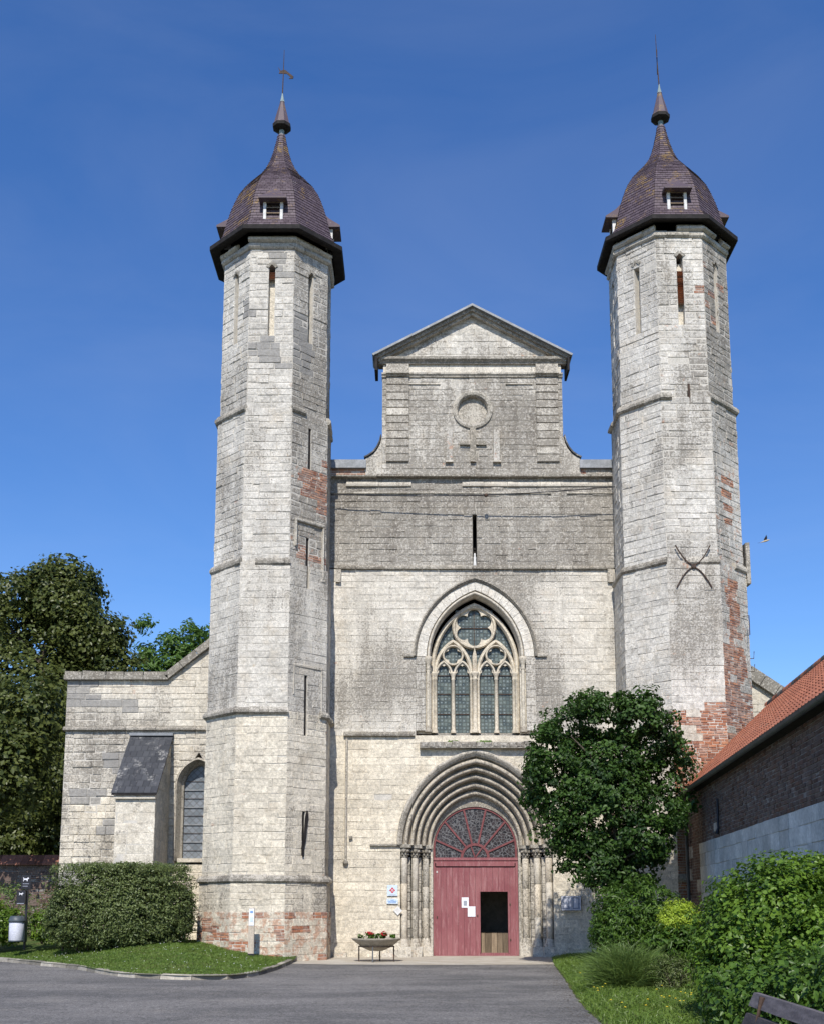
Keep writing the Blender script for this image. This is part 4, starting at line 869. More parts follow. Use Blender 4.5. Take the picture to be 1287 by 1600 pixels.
rf = MB(); rf.add([(-11.0, .9, 8.3), (-2.4, .9, 10.2), (-2.4, 20, 10.2), (-11.0, 20, 8.3)], [(0, 1, 2, 3)]); rf.build('aisle_roof', 'slate_dark', aisle)
bw = Wall()
bw.lay(FR_FRONT(-1.7), -8.82, -7.64, 0, 4.9, .3, .3, .8, [], lambda u, z, w: (rng.random(), max(0, .1 + .4 * nz(u, z, 2, .8)), .75, 0), core=2.0)
FS = frame((-7.64, 0, 0), (0, 1, 0), (1, 0, 0)); sidecut = lambda zb, zt: [(-9, -9, -1.7 + max(0, zb - 4.9) * 1.05, -1.7 + max(0, zt - 4.9) * 1.05)] if zt > 4.9 else None
bw.lay(FS, -1.7, .3, 0, 6.8, .3, .3, .8, [sidecut], lambda u, z, w: (rng.random(), .2, .7, 0), core=1.15)
butt = bw.finish('buttress', church, maxn=120)
rf = MB(); nrow = 10
for i in range(nrow):
    for j in range(7):
        t0, t1 = i / nrow, (i + 1) / nrow; o_ = .5 if i % 2 else 0; x0, x1 = -8.93 + (j - o_ * 1.0) * 1.36 / 7 + .004, -8.93 + (j + 1 - o_) * 1.36 / 7 - .004; x0, x1 = max(x0, -8.93), min(x1 if j < 6 else -7.57, -7.57)
        P = lambda x, t, o: (x, -1.86 + 2.14 * t, 4.84 + 2.06 * t + o); rf = MB()
        rf.add([P(x0, t0, .055), P(x1, t0, .055), P(x1, t1, .035), P(x0, t1, .035), P(x0, t0, .025), P(x1, t0, .025)], [(0, 1, 2, 3), (4, 5, 1, 0), (0, 3, 4), (1, 5, 2)], (rng.random(), .35, .5, 0)); rf.build('slate', 'slate_dark', butt)
bd = MB(); bd.add([(-8.92, -1.85, 4.85), (-7.58, -1.85, 4.85), (-7.58, .3, 6.92), (-8.92, .3, 6.92), (-8.92, -1.85, 4.80), (-7.58, -1.85, 4.80), (-7.58, .3, 6.86), (-8.92, .3, 6.86)], [(0, 1, 2, 3), (4, 7, 6, 5), (0, 4, 5, 1), (0, 3, 7, 4), (1, 5, 6, 2)]); bd.build('slate_board', 'eave', butt)
MB().box(-8.86, -7.62, -1.80, -1.69, 4.70, 4.80, (.8, .1, .6, 0)).build('eaves_stone', 'trim', butt); MB().box(-8.95, -7.56, .12, .29, 6.88, 6.97).build('lead_flashing', 'lead', butt)
wrows = [[(x, y, z) for x, z in arch_pts(-6.75, hw, 5.3, rise, 16, 2.95)] for hw, rise, y in ((.72, .90, .27), (.66, .84, .24), (.56, .74, .55), (.50, .70, .62), (.50, .70, .85))]
am = MB(); am.grid(wrows, (.4, .55, .5, 0)); aiw = am.build('aisle_window', 'trim', church); aiw['label'] = 'arched leaded window half hidden behind the left tower'
MB().prism([(-7.32, 2.9), (-6.18, 2.9), (-6.18, 3.02), (-7.32, 3.02)], .22, .9, (.8, .2, .6, 0)).build('window_sill', 'trim', aiw)
pz = [3.02, 3.55, 4.1, 4.65, 5.2]
for z0, z1 in zip(pz[:-1], pz[1:]): MB().box(-7.25, -6.25, .74, .755, z0 + .01, z1 - .01).build('pane', 'glass_aisle', aiw)
MB().prism([(x, z) for x, z in arch_pts(-6.75, .50, 5.3, .70, 12, 5.2)][::-1], .74, .755).build('pane', 'glass_aisle', aiw)
for z in pz[1:]: MB().box(-7.25, -6.25, .70, .72, z - .018, z + .018).build('glazing_bar', 'lead', aiw)
for z in np.arange(3.28, 5.9, .55): MB().box(-7.25, -6.25, .71, .725, z - .006, z + .006).build('saddle_bar', 'iron', aiw)
# right aisle stub seen beyond the right tower
rw = Wall(); rslope = lambda zb, zt: [(10.5 + (9.25 - zb) * 1.45, 10.5 + (9.25 - zt) * 1.45, 99, 99)] if zt > 7 else None
rw.lay(FR_FRONT(.3), 9.2, 13.2, 0, 7.4, .27, .3, .8, [], lambda u, z, w: (rng.random(), .4, .6, .1)); rw.lay(FR_FRONT(.3), 9.2, 13.2, 7.4, 9.3, .27, .3, .8, [rslope], lambda u, z, w: (rng.random(), .25, .7, .1))
ra = rw.finish('aisle_wall', church, maxn=80); d = Vector((1.45, 0, -1)).normalized(); up = Vector((-d.z, 0, d.x))
for i in range(7):
    a = Vector((10.35, 0, 9.35)) + d * (i * .55); b = a + d * .53; q = [a - up * .28, b - up * .28, b + up * .12, a + up * .12]; MB().prism([(v.x, v.z) for v in q], .12, 1.0, (rng.random(), 1.0, .2, 0)).build('coping', 'trim', ra)
at_base(church)

# ------------------------------------------------------------------ ground
def sheet(name, poly, z, mat):
    m = MB(); m.add([(x, y, z) for x, y in poly], [tuple(range(len(poly)))]); o = m.build(name, mat); o['kind'] = 'structure'; return o
sheet('ground', [(-900, -300), (900, -300), (900, 1500), (-900, 1500)], -.03, 'earth')
sheet('road', [(-60, -70), (12, -70), (12, 0.5), (-60, 0.5)], 0, 'asphalt')
sheet('pavement', [(-3.4, -3.9), (-2.2, -4.45), (.5, -4.65), (3.0, -4.5), (5.4, -4.2), (5.4, 3.6), (-3.4, 3.6)], .008, 'paving')
KERB = [(-30, 9), (-22, 4), (-16, .3), (-13.5, -1.3), (-11.68, -2.62), (-9.88, -4.83), (-8.31, -6.77), (-7.01, -9.0), (-5.99, -10.23), (-5.26, -10.69), (-4.54, -10.92), (-3.89, -10.69), (-3.5, -9.51), (-3.32, -7.36), (-3.28, -5.4), (-3.26, -3.6)]
def smooth(P, n=8):
    out = []
    for i in range(len(P) - 1):
        p0, p1, p2, p3 = [np.array(P[min(max(k, 0), len(P) - 1)], float) for k in (i - 1, i, i + 1, i + 2)]
        for k in range(n):
            t = k / n; out.append(tuple(.5 * (2 * p1 + (p2 - p0) * t + (2 * p0 - 5 * p1 + 4 * p2 - p3) * t * t + (3 * p1 - p0 - 3 * p2 + p3) * t ** 3)))
    return out + [tuple(P[-1])]
KS = smooth(KERB, 10); KA = np.array(KS)
def lawn_z(x, y):
    d = np.min(np.hypot(KA[:, 0] - x, KA[:, 1] - y)); t = min(1, max(0, (d - .1) / 3.6)); return .085 + .44 * t * t * (3 - 2 * t) + .02 * nz(x, y, 0, .8)
rows = []
for x, y in KS:
    rows.append([(x, yy, lawn_z(x, yy)) for yy in [y + (14 - y) * (k / 26) ** 1.5 for k in range(27)]])
g = MB(); g.grid(rows); lawn = g.build('lawn', 'turf', None, True); lawn['kind'] = 'structure'
acc = 0; seg = []; ks = [Vector((x, y, 0)) for x, y in smooth(KERB, 40)]; L = 0; start = 0
piece = [ks[0]]; kerb_root = lawn
kl = []
for a, b in zip(ks[:-1], ks[1:]):
    piece.append(b); L += (b - a).length
    if L > .78: kl.append(piece); piece = [b]; L = 0
if len(piece) > 1: kl.append(piece)
for pc in kl:
    if pc[0].x < -17: continue
    a, b = pc[0], pc[-1]; d = (b - a).normalized(); n = Vector((d.y, -d.x, 0)); a2, b2 = a + d * .012, b - d * .012; h = .095 + rng.uniform(-.012, .012); w = .13
    o0, o1 = n * .0, -n * w
    v = [a2 + o0, b2 + o0, b2 + o0 * 1 - n * .015 + Vector((0, 0, h)), a2 - n * .015 + Vector((0, 0, h)), a2 + o1 + Vector((0, 0, h + .01)), b2 + o1 + Vector((0, 0, h + .01)), a2 + o1, b2 + o1]
    MB().add([tuple(p + Vector((0, 0, rng.uniform(-.006, .006)))) for p in v], [(0, 1, 2, 3), (3, 2, 5, 4), (4, 5, 7, 6), (0, 3, 4, 6), (1, 7, 5, 2)], (rng.random(), .3, .5, 0)).build('kerb_stone', 'kerb', lawn)
EDGE = [(4.6, 1.0), (4.28, -.44), (3.98, -2.4), (3.70, -5.28), (3.26, -10.59), (2.85, -15.09), (2.61, -18.22), (2.52, -20.12), (2.3, -25), (2.1, -34)]
ES = smooth(EDGE, 10); EA = np.array(ES)
def rl_z(x, y):
    d = np.min(np.hypot(EA[:, 0] - x, EA[:, 1] - y)); return .012 + .10 * min(1, d / .5) + .02 * nz(x, y, 5, 1.2)
g = MB(); g.grid([[(x + (9 - x) * (k / 14) ** 1.6 + (.05 * nz(x, y, 0, 3) if k == 0 else 0), y, rl_z(x + (9 - x) * (k / 14) ** 1.6, y) if k else -.005) for k in range(15)] for x, y in ES]); rlawn = g.build('verge', 'turf', None, True); rlawn['kind'] = 'structure'

# ------------------------------------------------------------------ foliage
def nrm(a): return a / np.maximum(np.linalg.norm(a, axis=-1, keepdims=True), 1e-9)
def mesh_np(name, mat, parent, V, Fc, A, kind=None):
    me = bpy.data.meshes.new(name); nv, nf, k = len(V), len(Fc), Fc.shape[1]
    me.vertices.add(nv); me.vertices.foreach_set('co', V.astype(np.float32).ravel()); me.loops.add(nf * k); me.loops.foreach_set('vertex_index', Fc.astype(np.int32).ravel())
    me.polygons.add(nf); me.polygons.foreach_set('loop_start', (np.arange(nf) * k).astype(np.int32)); me.update(calc_edges=True); me.materials.append(M[mat])
    at = me.attributes.new('wear', 'FLOAT_COLOR', 'POINT'); at.data.foreach_set('color', np.repeat(A[:, None], 4, 1).astype(np.float32).ravel())
    o = bpy.data.objects.new(name, me); C.objects.link(o)
    if parent is not None: o.parent = parent
    if kind: o['kind'] = kind
    return o
def leaf_mesh(name, mat, parent, pos, nor, size, seed, ratio=.55, droop=.25, kind='stuff', tone=None):
    r = np.random.default_rng(seed); n = len(pos); nor = nrm(nor); t = r.normal(size=(n, 3)); t[:, 2] -= droop; t = nrm(t - nor * np.sum(t * nor, 1, keepdims=True)); b = np.cross(nor, t)
    s = size * r.uniform(.6, 1.35, (n, 1)); f = .18 * s
    V = np.stack([pos - t * s * .5, pos + b * s * ratio * .5 - t * s * .06 + nor * f * .6, pos + t * s * .5 - nor * f * .5, pos - b * s * ratio * .5 - t * s * .06 + nor * f * .6], 1).reshape(-1, 3)
    i = np.arange(n)[:, None] * 4; Fc = np.concatenate([i + np.array([0, 1, 2]), i + np.array([0, 2, 3])], 0)
    tn = r.random(n) if tone is None else np.clip(tone + r.normal(0, .16, n), 0, 1); return mesh_np(name, mat, parent, V, Fc, np.repeat(tn, 4), kind)
def crown(blobs, ncl, nleaf, rc, seed, shell=.62, up=.45, rnd=.8):
    """leaf positions in clumps spread over the outer part of several lobes; blobs: x y z rx ry rz (p)"""
    r = np.random.default_rng(seed); P, N, T = [], [], []; ar = np.array([b[3] * b[5] + b[4] * b[5] + b[3] * b[4] for b in blobs]); cnt = np.maximum(1, (ncl * ar / ar.sum()).astype(int))
    for b, k in zip(blobs, cnt):
        c, rad = np.array(b[:3]), np.array(b[3:6]); p = b[6] if len(b) > 6 else 2.0
        d = nrm(r.normal(size=(k, 3))); q = d / (np.sum(np.abs(d / rad) ** p, 1, keepdims=True) ** (1 / p)); q *= (shell + (1 - shell) * r.random((k, 1)) ** .6)
        cc = c + q; tone = r.random(k)
        off = r.normal(size=(k, nleaf, 3)) * rc * r.uniform(.5, 1.25, (k, 1, 1)); off *= np.minimum(1, 1.5 * rc / np.maximum(np.linalg.norm(off, axis=2, keepdims=True), 1e-6)); off[:, :, 2] *= .7
        P.append((cc[:, None] + off).reshape(-1, 3)); o = nrm(q / rad)[:, None] * .8 + nrm(off) * .35 + r.normal(size=off.shape) * rnd * .6; o[..., 2] += up; N.append(o.reshape(-1, 3)); T.append(np.repeat(tone, nleaf))
    return np.concatenate(P), np.concatenate(N), np.concatenate(T)
def blades(name, mat, parent, base, direc, length, width, seed, bend=.4, kind='stuff'):
    r = np.random.default_rng(seed); n = len(base); d = nrm(direc); L = length[:, None]; side = nrm(np.cross(d, r.normal(size=(n, 3)))); out = d.copy(); out[:, 2] = 0; out = nrm(out + r.normal(size=(n, 3)) * .2 * np.array([1, 1, 0]))
    w = width[:, None]; mid = base + d * L * .55; tip = base + d * L + out * L * bend - np.array([0, 0, 1]) * L * bend * .45
    V = np.stack([base - side * w, base + side * w, mid + side * w * .8, mid - side * w * .8, tip], 1).reshape(-1, 3); i = np.arange(n)[:, None] * 5
    Fc = np.concatenate([i + np.array([0, 1, 2]), i + np.array([0, 2, 3]), i + np.array([3, 2, 4])], 0); return mesh_np(name, mat, parent, V, Fc, np.repeat(r.random(n), 5), kind)
def trunk(parent, base, top, r0, r1, limbs=5, seed=1, spread=1.5, name='trunk'):
    q = random.Random(seed); m = MB(); b, t = Vector(base), Vector(top); mids = [b + (t - b) * k / 5 + Vector((q.uniform(-.1, .1), q.uniform(-.1, .1), 0)) * (k > 0) for k in range(6)]
    m.tube(mids, [r0 * 1.25] + [r0 + (r1 - r0) * k / 5 for k in range(1, 6)], 9)
    for i in range(limbs):
        s = b + (t - b) * q.uniform(.35, .95); a = q.uniform(0, 6.28); e = s + Vector((math.cos(a) * spread, math.sin(a) * spread, q.uniform(.4, 1.2) * spread)); m.tube([s, s + (e - s) * .5 + Vector((0, 0, .1 * spread)), e], [r1 * 1.1, r1 * .7, r1 * .25], 6)
    return m.build(name, 'bark', parent, True)
r_ = random.Random(11)
# tall dark tree behind the aisle
bt = thing('broadleaf_tree', 'tall dark green leafy tree rising behind the low aisle wall', 'tree', (-16.6, 14, .4))
bl = [(-16.6, 14, 9.5, 3.6, 3.4, 5.6)]
for i in range(44):
    a = r_.uniform(0, 6.28); h = r_.uniform(-1, 1); k = math.sqrt(1 - h * h) ; z = 9.6 + 6.0 * h; rr = (3.5 if h < .3 else 3.0) * max(.35, k) ; s = r_.uniform(1.0, 1.7)
    bl.append((-16.6 + rr * math.cos(a), 14 + rr * math.sin(a) * .9, z, s, s, s * .85))
bl += [(-16.3, 13.6, 15.6, 1.3, 1.3, 1.2), (-15.2, 13, 14.6, 1.2, 1.2, 1.1), (-17.6, 13, 15.0, 1.2, 1.2, 1.0), (-14.3, 13, 13.0, 1.2, 1.2, 1.0), (-13.4, 13.4, 11.2, 1.1, 1.2, 1.2), (-14.2, 11.5, 4.6, 1.5, 1.6, 1.3), (-16, 11, 4.4, 1.8, 1.6, 1.2), (-18.3, 11, 5.2, 1.7, 1.6, 1.4)]
bl += [(-13.7, 3.2, 5.9, 1.5, 1.2, 1.7), (-15.2, 3.4, 6.6, 2, 1.5, 2.2), (-13.5, 4.2, 8.0, 1.5, 1.6, 1.6), (-13.9, 10, 6.5, 1.6, 1.6, 2.2), (-13.4, 12, 9.0, 1.4, 1.5, 1.8), (-16, 12, 9, 2.5, 2.5, 4), (-13.7, 13.5, 13.2, 1.2, 1.2, 1.1), (-13.0, 13.5, 11.9, 1.2, 1.2, 1.1), (-12.9, 13.5, 10.3, 1.2, 1.2, 1.2), (-12.6, 14, 8.9, 1.2, 1.2, 1.2)]  # first three lobes added well forward to shade the garden wall
p, n, tn = crown(bl, 5200, 32, .36, 3, .42); leaf_mesh('crown', 'leaf_big', bt, p, n, .20, 4, .7, tone=tn); trunk(bt, (-16.6, 14, 0), (-16.4, 14, 13), .42, .14, 9, 5, 2.6)
at_base(bt)
ash = thing('ash_tree', 'bright green feathery tree peeping out beside the left tower', 'tree', (-11.0, 20, .4))
bl = [(-11.2, 20, 12.4, 1.9, 1.6, 2.2), (-12.3, 20, 11.3, 1.3, 1.2, 2.2), (-10.1, 20, 12.6, 1.1, 1.1, 1.6), (-11.9, 20, 14.3, .8, .8, .9), (-10.9, 20, 10, 2, 1.6, 2)]
bl += [(-13.2, 20, 11.5, 1.3, 1.2, 1.8), (-12.8, 19.5, 13.0, .9, .9, .9)]
for i in range(14): bl.append((-11.3 + r_.uniform(-1.9, 2.0), 20 + r_.uniform(-1, 1), 13.8 + r_.uniform(-1.2, 1.7), .34, .34, .55))
p, n, tn = crown(bl, 1000, 20, .24, 8, .35, .6); leaf_mesh('crown', 'leaf_ash', ash, p, n, .26, 9, .36, .6, tone=tn); trunk(ash, (-11, 20, 0), (-11.1, 20, 12.8), .22, .06, 10, 6, 1.7); at_base(ash)
# tree in front of the right half of the front
ft = thing('broadleaf_tree', 'round dark glossy tree hiding the foot of the right tower', 'tree', (5.35, -5.5, .1))
bl = [(5.2, -5.4, 4.9, 1.25, 1.1, 1.5)]
for x, z, s in ((4.15, 6.3, .75), (5.1, 6.55, .85), (5.95, 6.45, .8), (6.5, 5.75, .7), (6.75, 4.95, .65), (3.75, 5.5, .75), (3.65, 4.75, .7), (4.0, 3.95, .75), (4.55, 3.2, .7), (5.3, 2.85, .7), (6.1, 3.3, .75), (6.55, 4.1, .7), (5.5, 5.3, 1.1), (4.6, 5.0, 1.1), (4.3, 2.65, .45), (3.3, 5.2, .38), (7.0, 4.35, .36), (3.9, 3.3, .42), (3.35, 3.45, .22), (5.0, 6.95, .4), (6.2, 6.9, .35), (6.95, 5.55, .3), (4.35, 2.3, .24)):
    bl.append((x, -5.5 + r_.uniform(-.8, .5), z, s, s, s * .9))
bl += [(5.2, -5.6, 4.0, 1.4, 1.2, 1.5), (5.0, -5.7, 2.6, .9, .8, .8), (5.8, -5.6, 2.5, .8, .7, .7)]
for i in range(70):
    a = r_.uniform(0, 6.28); k = r_.uniform(.92, 1.12); bl.append((5.2 + 1.95 * k * math.cos(a), -5.5 + r_.uniform(-.9, .5), 4.75 + 2.15 * k * math.sin(a), .2, .2, .2))
p, n, tn = crown(bl, 1350, 34, .155, 21, .45); leaf_mesh('crown', 'leaf_tree', ft, p, n, .12, 22, .62, tone=tn); trunk(ft, (5.35, -5.5, 0), (5.2, -5.5, 5.2), .13, .05, 12, 8, 1.2); at_base(ft)
# hedge left of the tower
hd = thing('clipped_hedge', 'wide clipped grey-green hedge in front of the buttress', 'hedge', (-8.25, -2.75, .45))
p, n, tn = crown([(-8.3, -2.7, 1.60, 2.02, .92, 1.14, 8), (-8.0, -2.75, 1.5, 1.8, .9, 1.15, 3), (-9.6, -2.7, 1.3, .7, .8, .85, 3), (-6.9, -2.7, 1.35, .65, .75, .85, 3)], 4800, 18, .085, 31, .66, .5, 1.1); leaf_mesh('foliage', 'leaf_hedge', hd, p, n, .075, 32, .5, -.3, tone=tn)
rr = np.random.default_rng(5); k = 1800; b = np.stack([rr.uniform(-10.1, -6.4, k), rr.uniform(-3.5, -1.9, k), 2.62 + rr.uniform(-.12, .06, k)], 1); dd = rr.normal(size=(k, 3)) * .35; dd[:, 2] = 1; blades('hedge_shoots', 'leaf_hedge', hd, b, dd, rr.uniform(.06, .20, k), np.full(k, .007), 33)
m = MB(); [m.tube([(-9.9 + i * .36, -2.7 + .2 * (i % 2), .3), (-9.9 + i * .36 + .1, -2.7, 1.3)], [.03, .015], 5) for i in range(10)]; m.build('stems', 'bark', hd); at_base(hd)
def shrub(label, loc, blobs, ncl, nl, rc, mat, size, seed, ratio=.55, shell=.55, up=.45, name='shrub', cat='shrub', rnd=.8, droop=.25):
    t = thing(name, label, cat, loc); p, n, tn = crown(blobs, ncl, nl, rc, seed, shell, up, rnd); leaf_mesh('foliage', mat, t, p, n, size, seed + 1, ratio, droop, tone=tn)
    m = MB(); q = random.Random(seed)
    for i in range(6): m.tube([(loc[0] + q.uniform(-.1, .1), loc[1] + q.uniform(-.1, .1), loc[2] - .05), (loc[0] + q.uniform(-.3, .3), loc[1] + q.uniform(-.3, .3), loc[2] + blobs[0][5] * 1.1)], [.022, .008], 5)
    m.build('stems', 'bark', t); at_base(t); return t
shrub('low yellow-green laurel growing right behind the litter bin', (-10.9, -1.2, .5), [(-10.8, -1.2, .95, .6, .5, .45), (-10.5, -1.3, .85, .5, .5, .4)], 150, 16, .11, 'leaf_laurel', .12, 41)
shrub('dark green laurel at the left picture edge beside the bin', (-12.4, -.9, .5), [(-12.2, -.9, .95, .8, .6, .5), (-12.9, -.8, 1.2, .8, .7, .7)], 260, 16, .12, 'leaf_laurel', .12, 43)
shrub('straggly pale shrub against the garden wall', (-13.3, 2.4, .5), [(-13.3, 2.4, 1.5, 1.3, .6, .8), (-12.2, 2.3, 1.1, .8, .5, .6)], 200, 12, .16, 'leaf_olive', .10, 45, .3)
shrub('dense dark green bush under the tree by the notice board', (5.3, -8.6, .1), [(5.2, -8.6, 1.15, 1.0, .8, 1.1, 2.6), (4.75, -8.9, .9, .6, .6, .9), (5.8, -8.6, 1.0, .6, .7, 1.0)], 900, 20, .10, 'leaf_bush', .11, 51, .34, .55, .3)
shrub('small golden yellow rounded shrub', (5.18, -13, .1), [(5.12, -13.5, 1.28, .42, .34, .42), (5.2, -13.4, 1.0, .36, .3, .3)], 760, 16, .05, 'leaf_yellow', .042, 53, .5, .5, .6)
shrub('leafy green perennial below the golden shrub', (4.9, -13.6, .1), [(4.9, -13.6, .65, .55, .5, .55), (5.4, -13.4, .7, .4, .5, .55)], 300, 14, .09, 'leaf_bush', .15, 55, .3, .4, .3, droop=.1)
shrub('big bright green shrub beside the bench', (5.1, -20.5, .1), [(5.15, -20.3, 1.1, 1.25, 1.3, 1.15), (4.7, -20.8, 1.4, .85, .9, .85), (5.7, -20.4, 1.55, .8, .9, .75), (4.25, -20.9, .75, .65, .8, .7), (5.3, -21.6, .9, 1.0, .7, .8), (4.2, -20.3, 1.25, .45, .5, .45), (6.1, -20, 1.2, .9, 1, 1.0)], 2700, 22, .11, 'leaf_bright', .068, 57, .75, .45, .55)
shrub('dark green low shrub behind the bench backrest', (3.7, -24.6, .1), [(3.8, -24.4, .55, .7, .8, .6), (3.5, -23.6, .5, .5, .7, .5), (4.3, -25.2, .7, .7, .9, .7)], 600, 16, .10, 'leaf_bush', .08, 59, .6, .45, .4)
shrub('tiny grey-green lavender clump beside the broom tuft', (4.55, -15.6, .1), [(4.5, -15.6, .4, .45, .4, .35)], 120, 14, .07, 'leaf_hedge', .07, 61, .2, .4, .9)
tf = thing('broom_tuft', 'loose olive-green tuft of thin arching stems on the verge', 'tuft', (3.82, -15.0, .1)); k = 9000; rr = np.random.default_rng(71)
b = np.stack([3.82 + rr.normal(0, .14, k), -15 + rr.normal(0, .14, k), np.full(k, .08)], 1); dd = rr.normal(size=(k, 3)) * .55; dd[:, 2] = np.abs(dd[:, 2]) + .45; s0 = rr.random(k)[:, None] * .55; b2 = b + nrm(dd) * s0; blades('stems', 'leaf_olive', tf, b2, dd + rr.normal(size=(k, 3)) * .3, rr.uniform(.2, .55, k), np.full(k, .0045), 72, .3); at_base(tf)
for (x, y, s, lab, sd) in ((4.45, -14.0, .55, 'clump of upright sword leaves behind the broom tuft', 81),):
    t = thing('sword_leaf_plant', lab, 'plant', (x, y, .1)); k = 160; rr = np.random.default_rng(sd); b = np.stack([x + rr.normal(0, .12, k), y + rr.normal(0, .12, k), np.full(k, .08)], 1); dd = rr.normal(size=(k, 3)) * .35; dd[:, 2] = 1; blades('leaves', 'leaf_bright', t, b, dd, rr.uniform(.4, .85, k), np.full(k, .016), sd, .25); at_base(t)
# grass
def grass(name, label, X0, X1, Y0, Y1, n, inside, zf, hmin, hmax, w, seed):
    rr = np.random.default_rng(seed); xs, ys = rr.uniform(X0, X1, n), rr.uniform(Y0, Y1, n); ok = np.array([inside(x, y) for x, y in zip(xs, ys)]); xs, ys = xs[ok], ys[ok]; z = np.array([zf(x, y) for x, y in zip(xs, ys)]) - .005; k = len(xs)
    dd = rr.normal(size=(k, 3)) * .4; dd[:, 2] = 1; o = blades(name, 'grass', None, np.stack([xs, ys, z], 1), dd, rr.uniform(hmin, hmax, k), np.full(k, w), seed, .45, 'stuff'); o['label'] = label; o['category'] = 'grass'; return o
kx = KA[:, 0]; ky = KA[:, 1]; kerb_y = lambda x: np.interp(x, kx, ky)
grass('grass', 'short mown lawn grass inside the curved kerb', -13, -3.3, -11, -1, 60000, lambda x, y: y > kerb_y(x) + .14 and not (x > -3.45), lawn_z, .035, .085, .007, 91)
ey, ex = EA[::-1, 1], EA[::-1, 0]; edge_x = lambda y: np.interp(y, ey, ex)
def in_r(x, y): return x > edge_x(y) + .02
grass('grass', 'rough uncut grass along the right edge of the road', 2.2, 7, -24, -1, 70000, in_r, rl_z, .05, .16, .006, 93)
fl = MB(); fr_ = random.Random(4)
for i in range(420):
    x, y = fr_.uniform(-12.5, -3.4), fr_.uniform(-10.5, -2.5)
    if y < kerb_y(x) + .3: continue
    if nz(x, y, 2, .7) < -.05: continue
    fl.lathe([(.0, .0), (.016, .006), (0, .012)], (x, y, lawn_z(x, y) + .07), 5)
d_ = fl.build('daisies', 'daisy', None, kind='stuff'); d_['label'] = 'scattered white daisies in the short lawn'; d_['category'] = 'daisies'
fl = MB()
for i in range(40):
    x, y = fr_.uniform(2.7, 4.4), fr_.uniform(-21, -12); fl.lathe([(0, 0), (.02, .008), (0, .016)], (max(x, edge_x(y) + .25), y, .24), 6)
d_ = fl.build('buttercups', 'yellow', None, kind='stuff'); d_['label'] = 'few yellow flowers in the rough grass by the road'; d_['category'] = 'flowers'

lt = MB()
for i in range(1500):
    y = fr_.uniform(-24, -1.5); x = edge_x(y) - abs(fr_.gauss(0, .22)) + .03; a = fr_.uniform(0, 6.28); s_ = fr_.uniform(.008, .03)
    lt.add([(x + s_ * math.cos(a + k_), y + s_ * .7 * math.sin(a + k_), .006 + .006 * fr_.random()) for k_ in (0, 2.1, 4.2)], [(0, 1, 2)], (fr_.random(),) * 4)
d_ = lt.build('leaf_litter', 'bark', None, kind='stuff'); d_['label'] = 'brown leaf litter along the right edge of the road'; d_['category'] = 'litter'

# ------------------------------------------------------------------ outbuilding on the right
ob = thing('outbuilding', 'low brick and block outbuilding with orange tile roof in shade at right', 'building', (8.5, -12, 0))
Tn, Nn = Vector((-.09, -.996, 0)).normalized(), Vector((-.996, .09, 0)).normalized(); O = Vector((7.85, -3.12, 0)); FB = frame(O, Tn, Nn)
ow = Wall(); split = lambda u: 3.25 - .012 * u
ow.lay(FB, 0, 20, 3.2, 4.75, .31, .6, 1.2, [], lambda u, z, w: (.3, .75 + .2 * nz(u, z, 4, .6), .4, 0), brick=lambda u, z, w: True, core=.35)
ow.lay(FB, 0, 1.9, 0, 3.2, .31, .6, 1.2, [], lambda u, z, w: (.3, .6, .4, 0), brick=lambda u, z, w: rng.random() < .8, core=.35)
ow2 = Wall(); ow2.lay(FB, 1.9, 20, 0, 3.2, .32, .6, .85, [], lambda u, z, w: (rng.uniform(.35, .65), .2, .5, 0), gap=.012, proud=(.0, .006), bev=.006, core=.35)
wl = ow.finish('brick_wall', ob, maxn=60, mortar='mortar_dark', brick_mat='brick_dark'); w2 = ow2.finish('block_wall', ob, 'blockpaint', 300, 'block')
rest = MB(); q = lambda u, n, z: FB(u, n, z)
rest.add([q(0, 0, 0), q(0, -4.8, 0), q(0, -4.8, 4.7), q(0, -2.45, 7.15), q(0, 0, 4.7)], [(0, 1, 2, 3, 4)]); rest.add([q(20, 0, 0), q(20, -4.8, 0), q(20, -4.8, 4.7), q(20, -2.45, 7.15), q(20, 0, 4.7)], [(4, 3, 2, 1, 0)]); rest.add([q(0, -4.8, 0), q(20, -4.8, 0), q(20, -4.8, 4.7), q(0, -4.8, 4.7)], [(0, 1, 2, 3)]); rest.build('rear_wall', 'mortar', ob)
rb = MB(); e0, rg = (.27, 4.66), (-2.45, 7.26); rb.add([q(-.06, *e0), q(20.2, *e0), q(20.2, *rg), q(-.06, *rg), q(-.06, -5.1, 4.66), q(20.2, -5.1, 4.66)], [(0, 1, 2, 3), (3, 2, 5, 4)]); roof = rb.build('tile_roof', 'tile_old', ob)
# one pantile in its own axes: x across, y up the slope
def tile_mesh(v, seed):
    m = MB(); xs_ = [0, .03, .07, .12, .17, .205, .225]; hs = [.0, .028, .036, .022, .004, .0, .012]; m.grid([[(x, 0, h + .026) for x, h in zip(xs_, hs)], [(x, .36, h + .004) for x, h in zip(xs_, hs)]], (v, .2, .5, 0)); m.grid([[(x, 0, h + .012) for x, h in zip(xs_, hs)], [(x, 0, h + .026) for x, h in zip(xs_, hs)]], (v, .2, .5, 0)); o = m.build('roof_tile', 'tile', None, True); me = o.data; bpy.data.objects.remove(o); return me
from mathutils import Matrix
tms = [tile_mesh(v, i) for i, v in enumerate((.2, .4, .5, .65, .9))]
up = (Vector(q(0, *rg)) - Vector(q(0, *e0))); Ls = up.length; up.normalize(); xa = Tn.copy(); za = xa.cross(up).normalized()
if za.z < 0: za = -za
rot = Matrix((xa, up, za)).transposed().to_4x4(); cands = []
nr_, nc_ = int(Ls / .315), int(20 / .218)
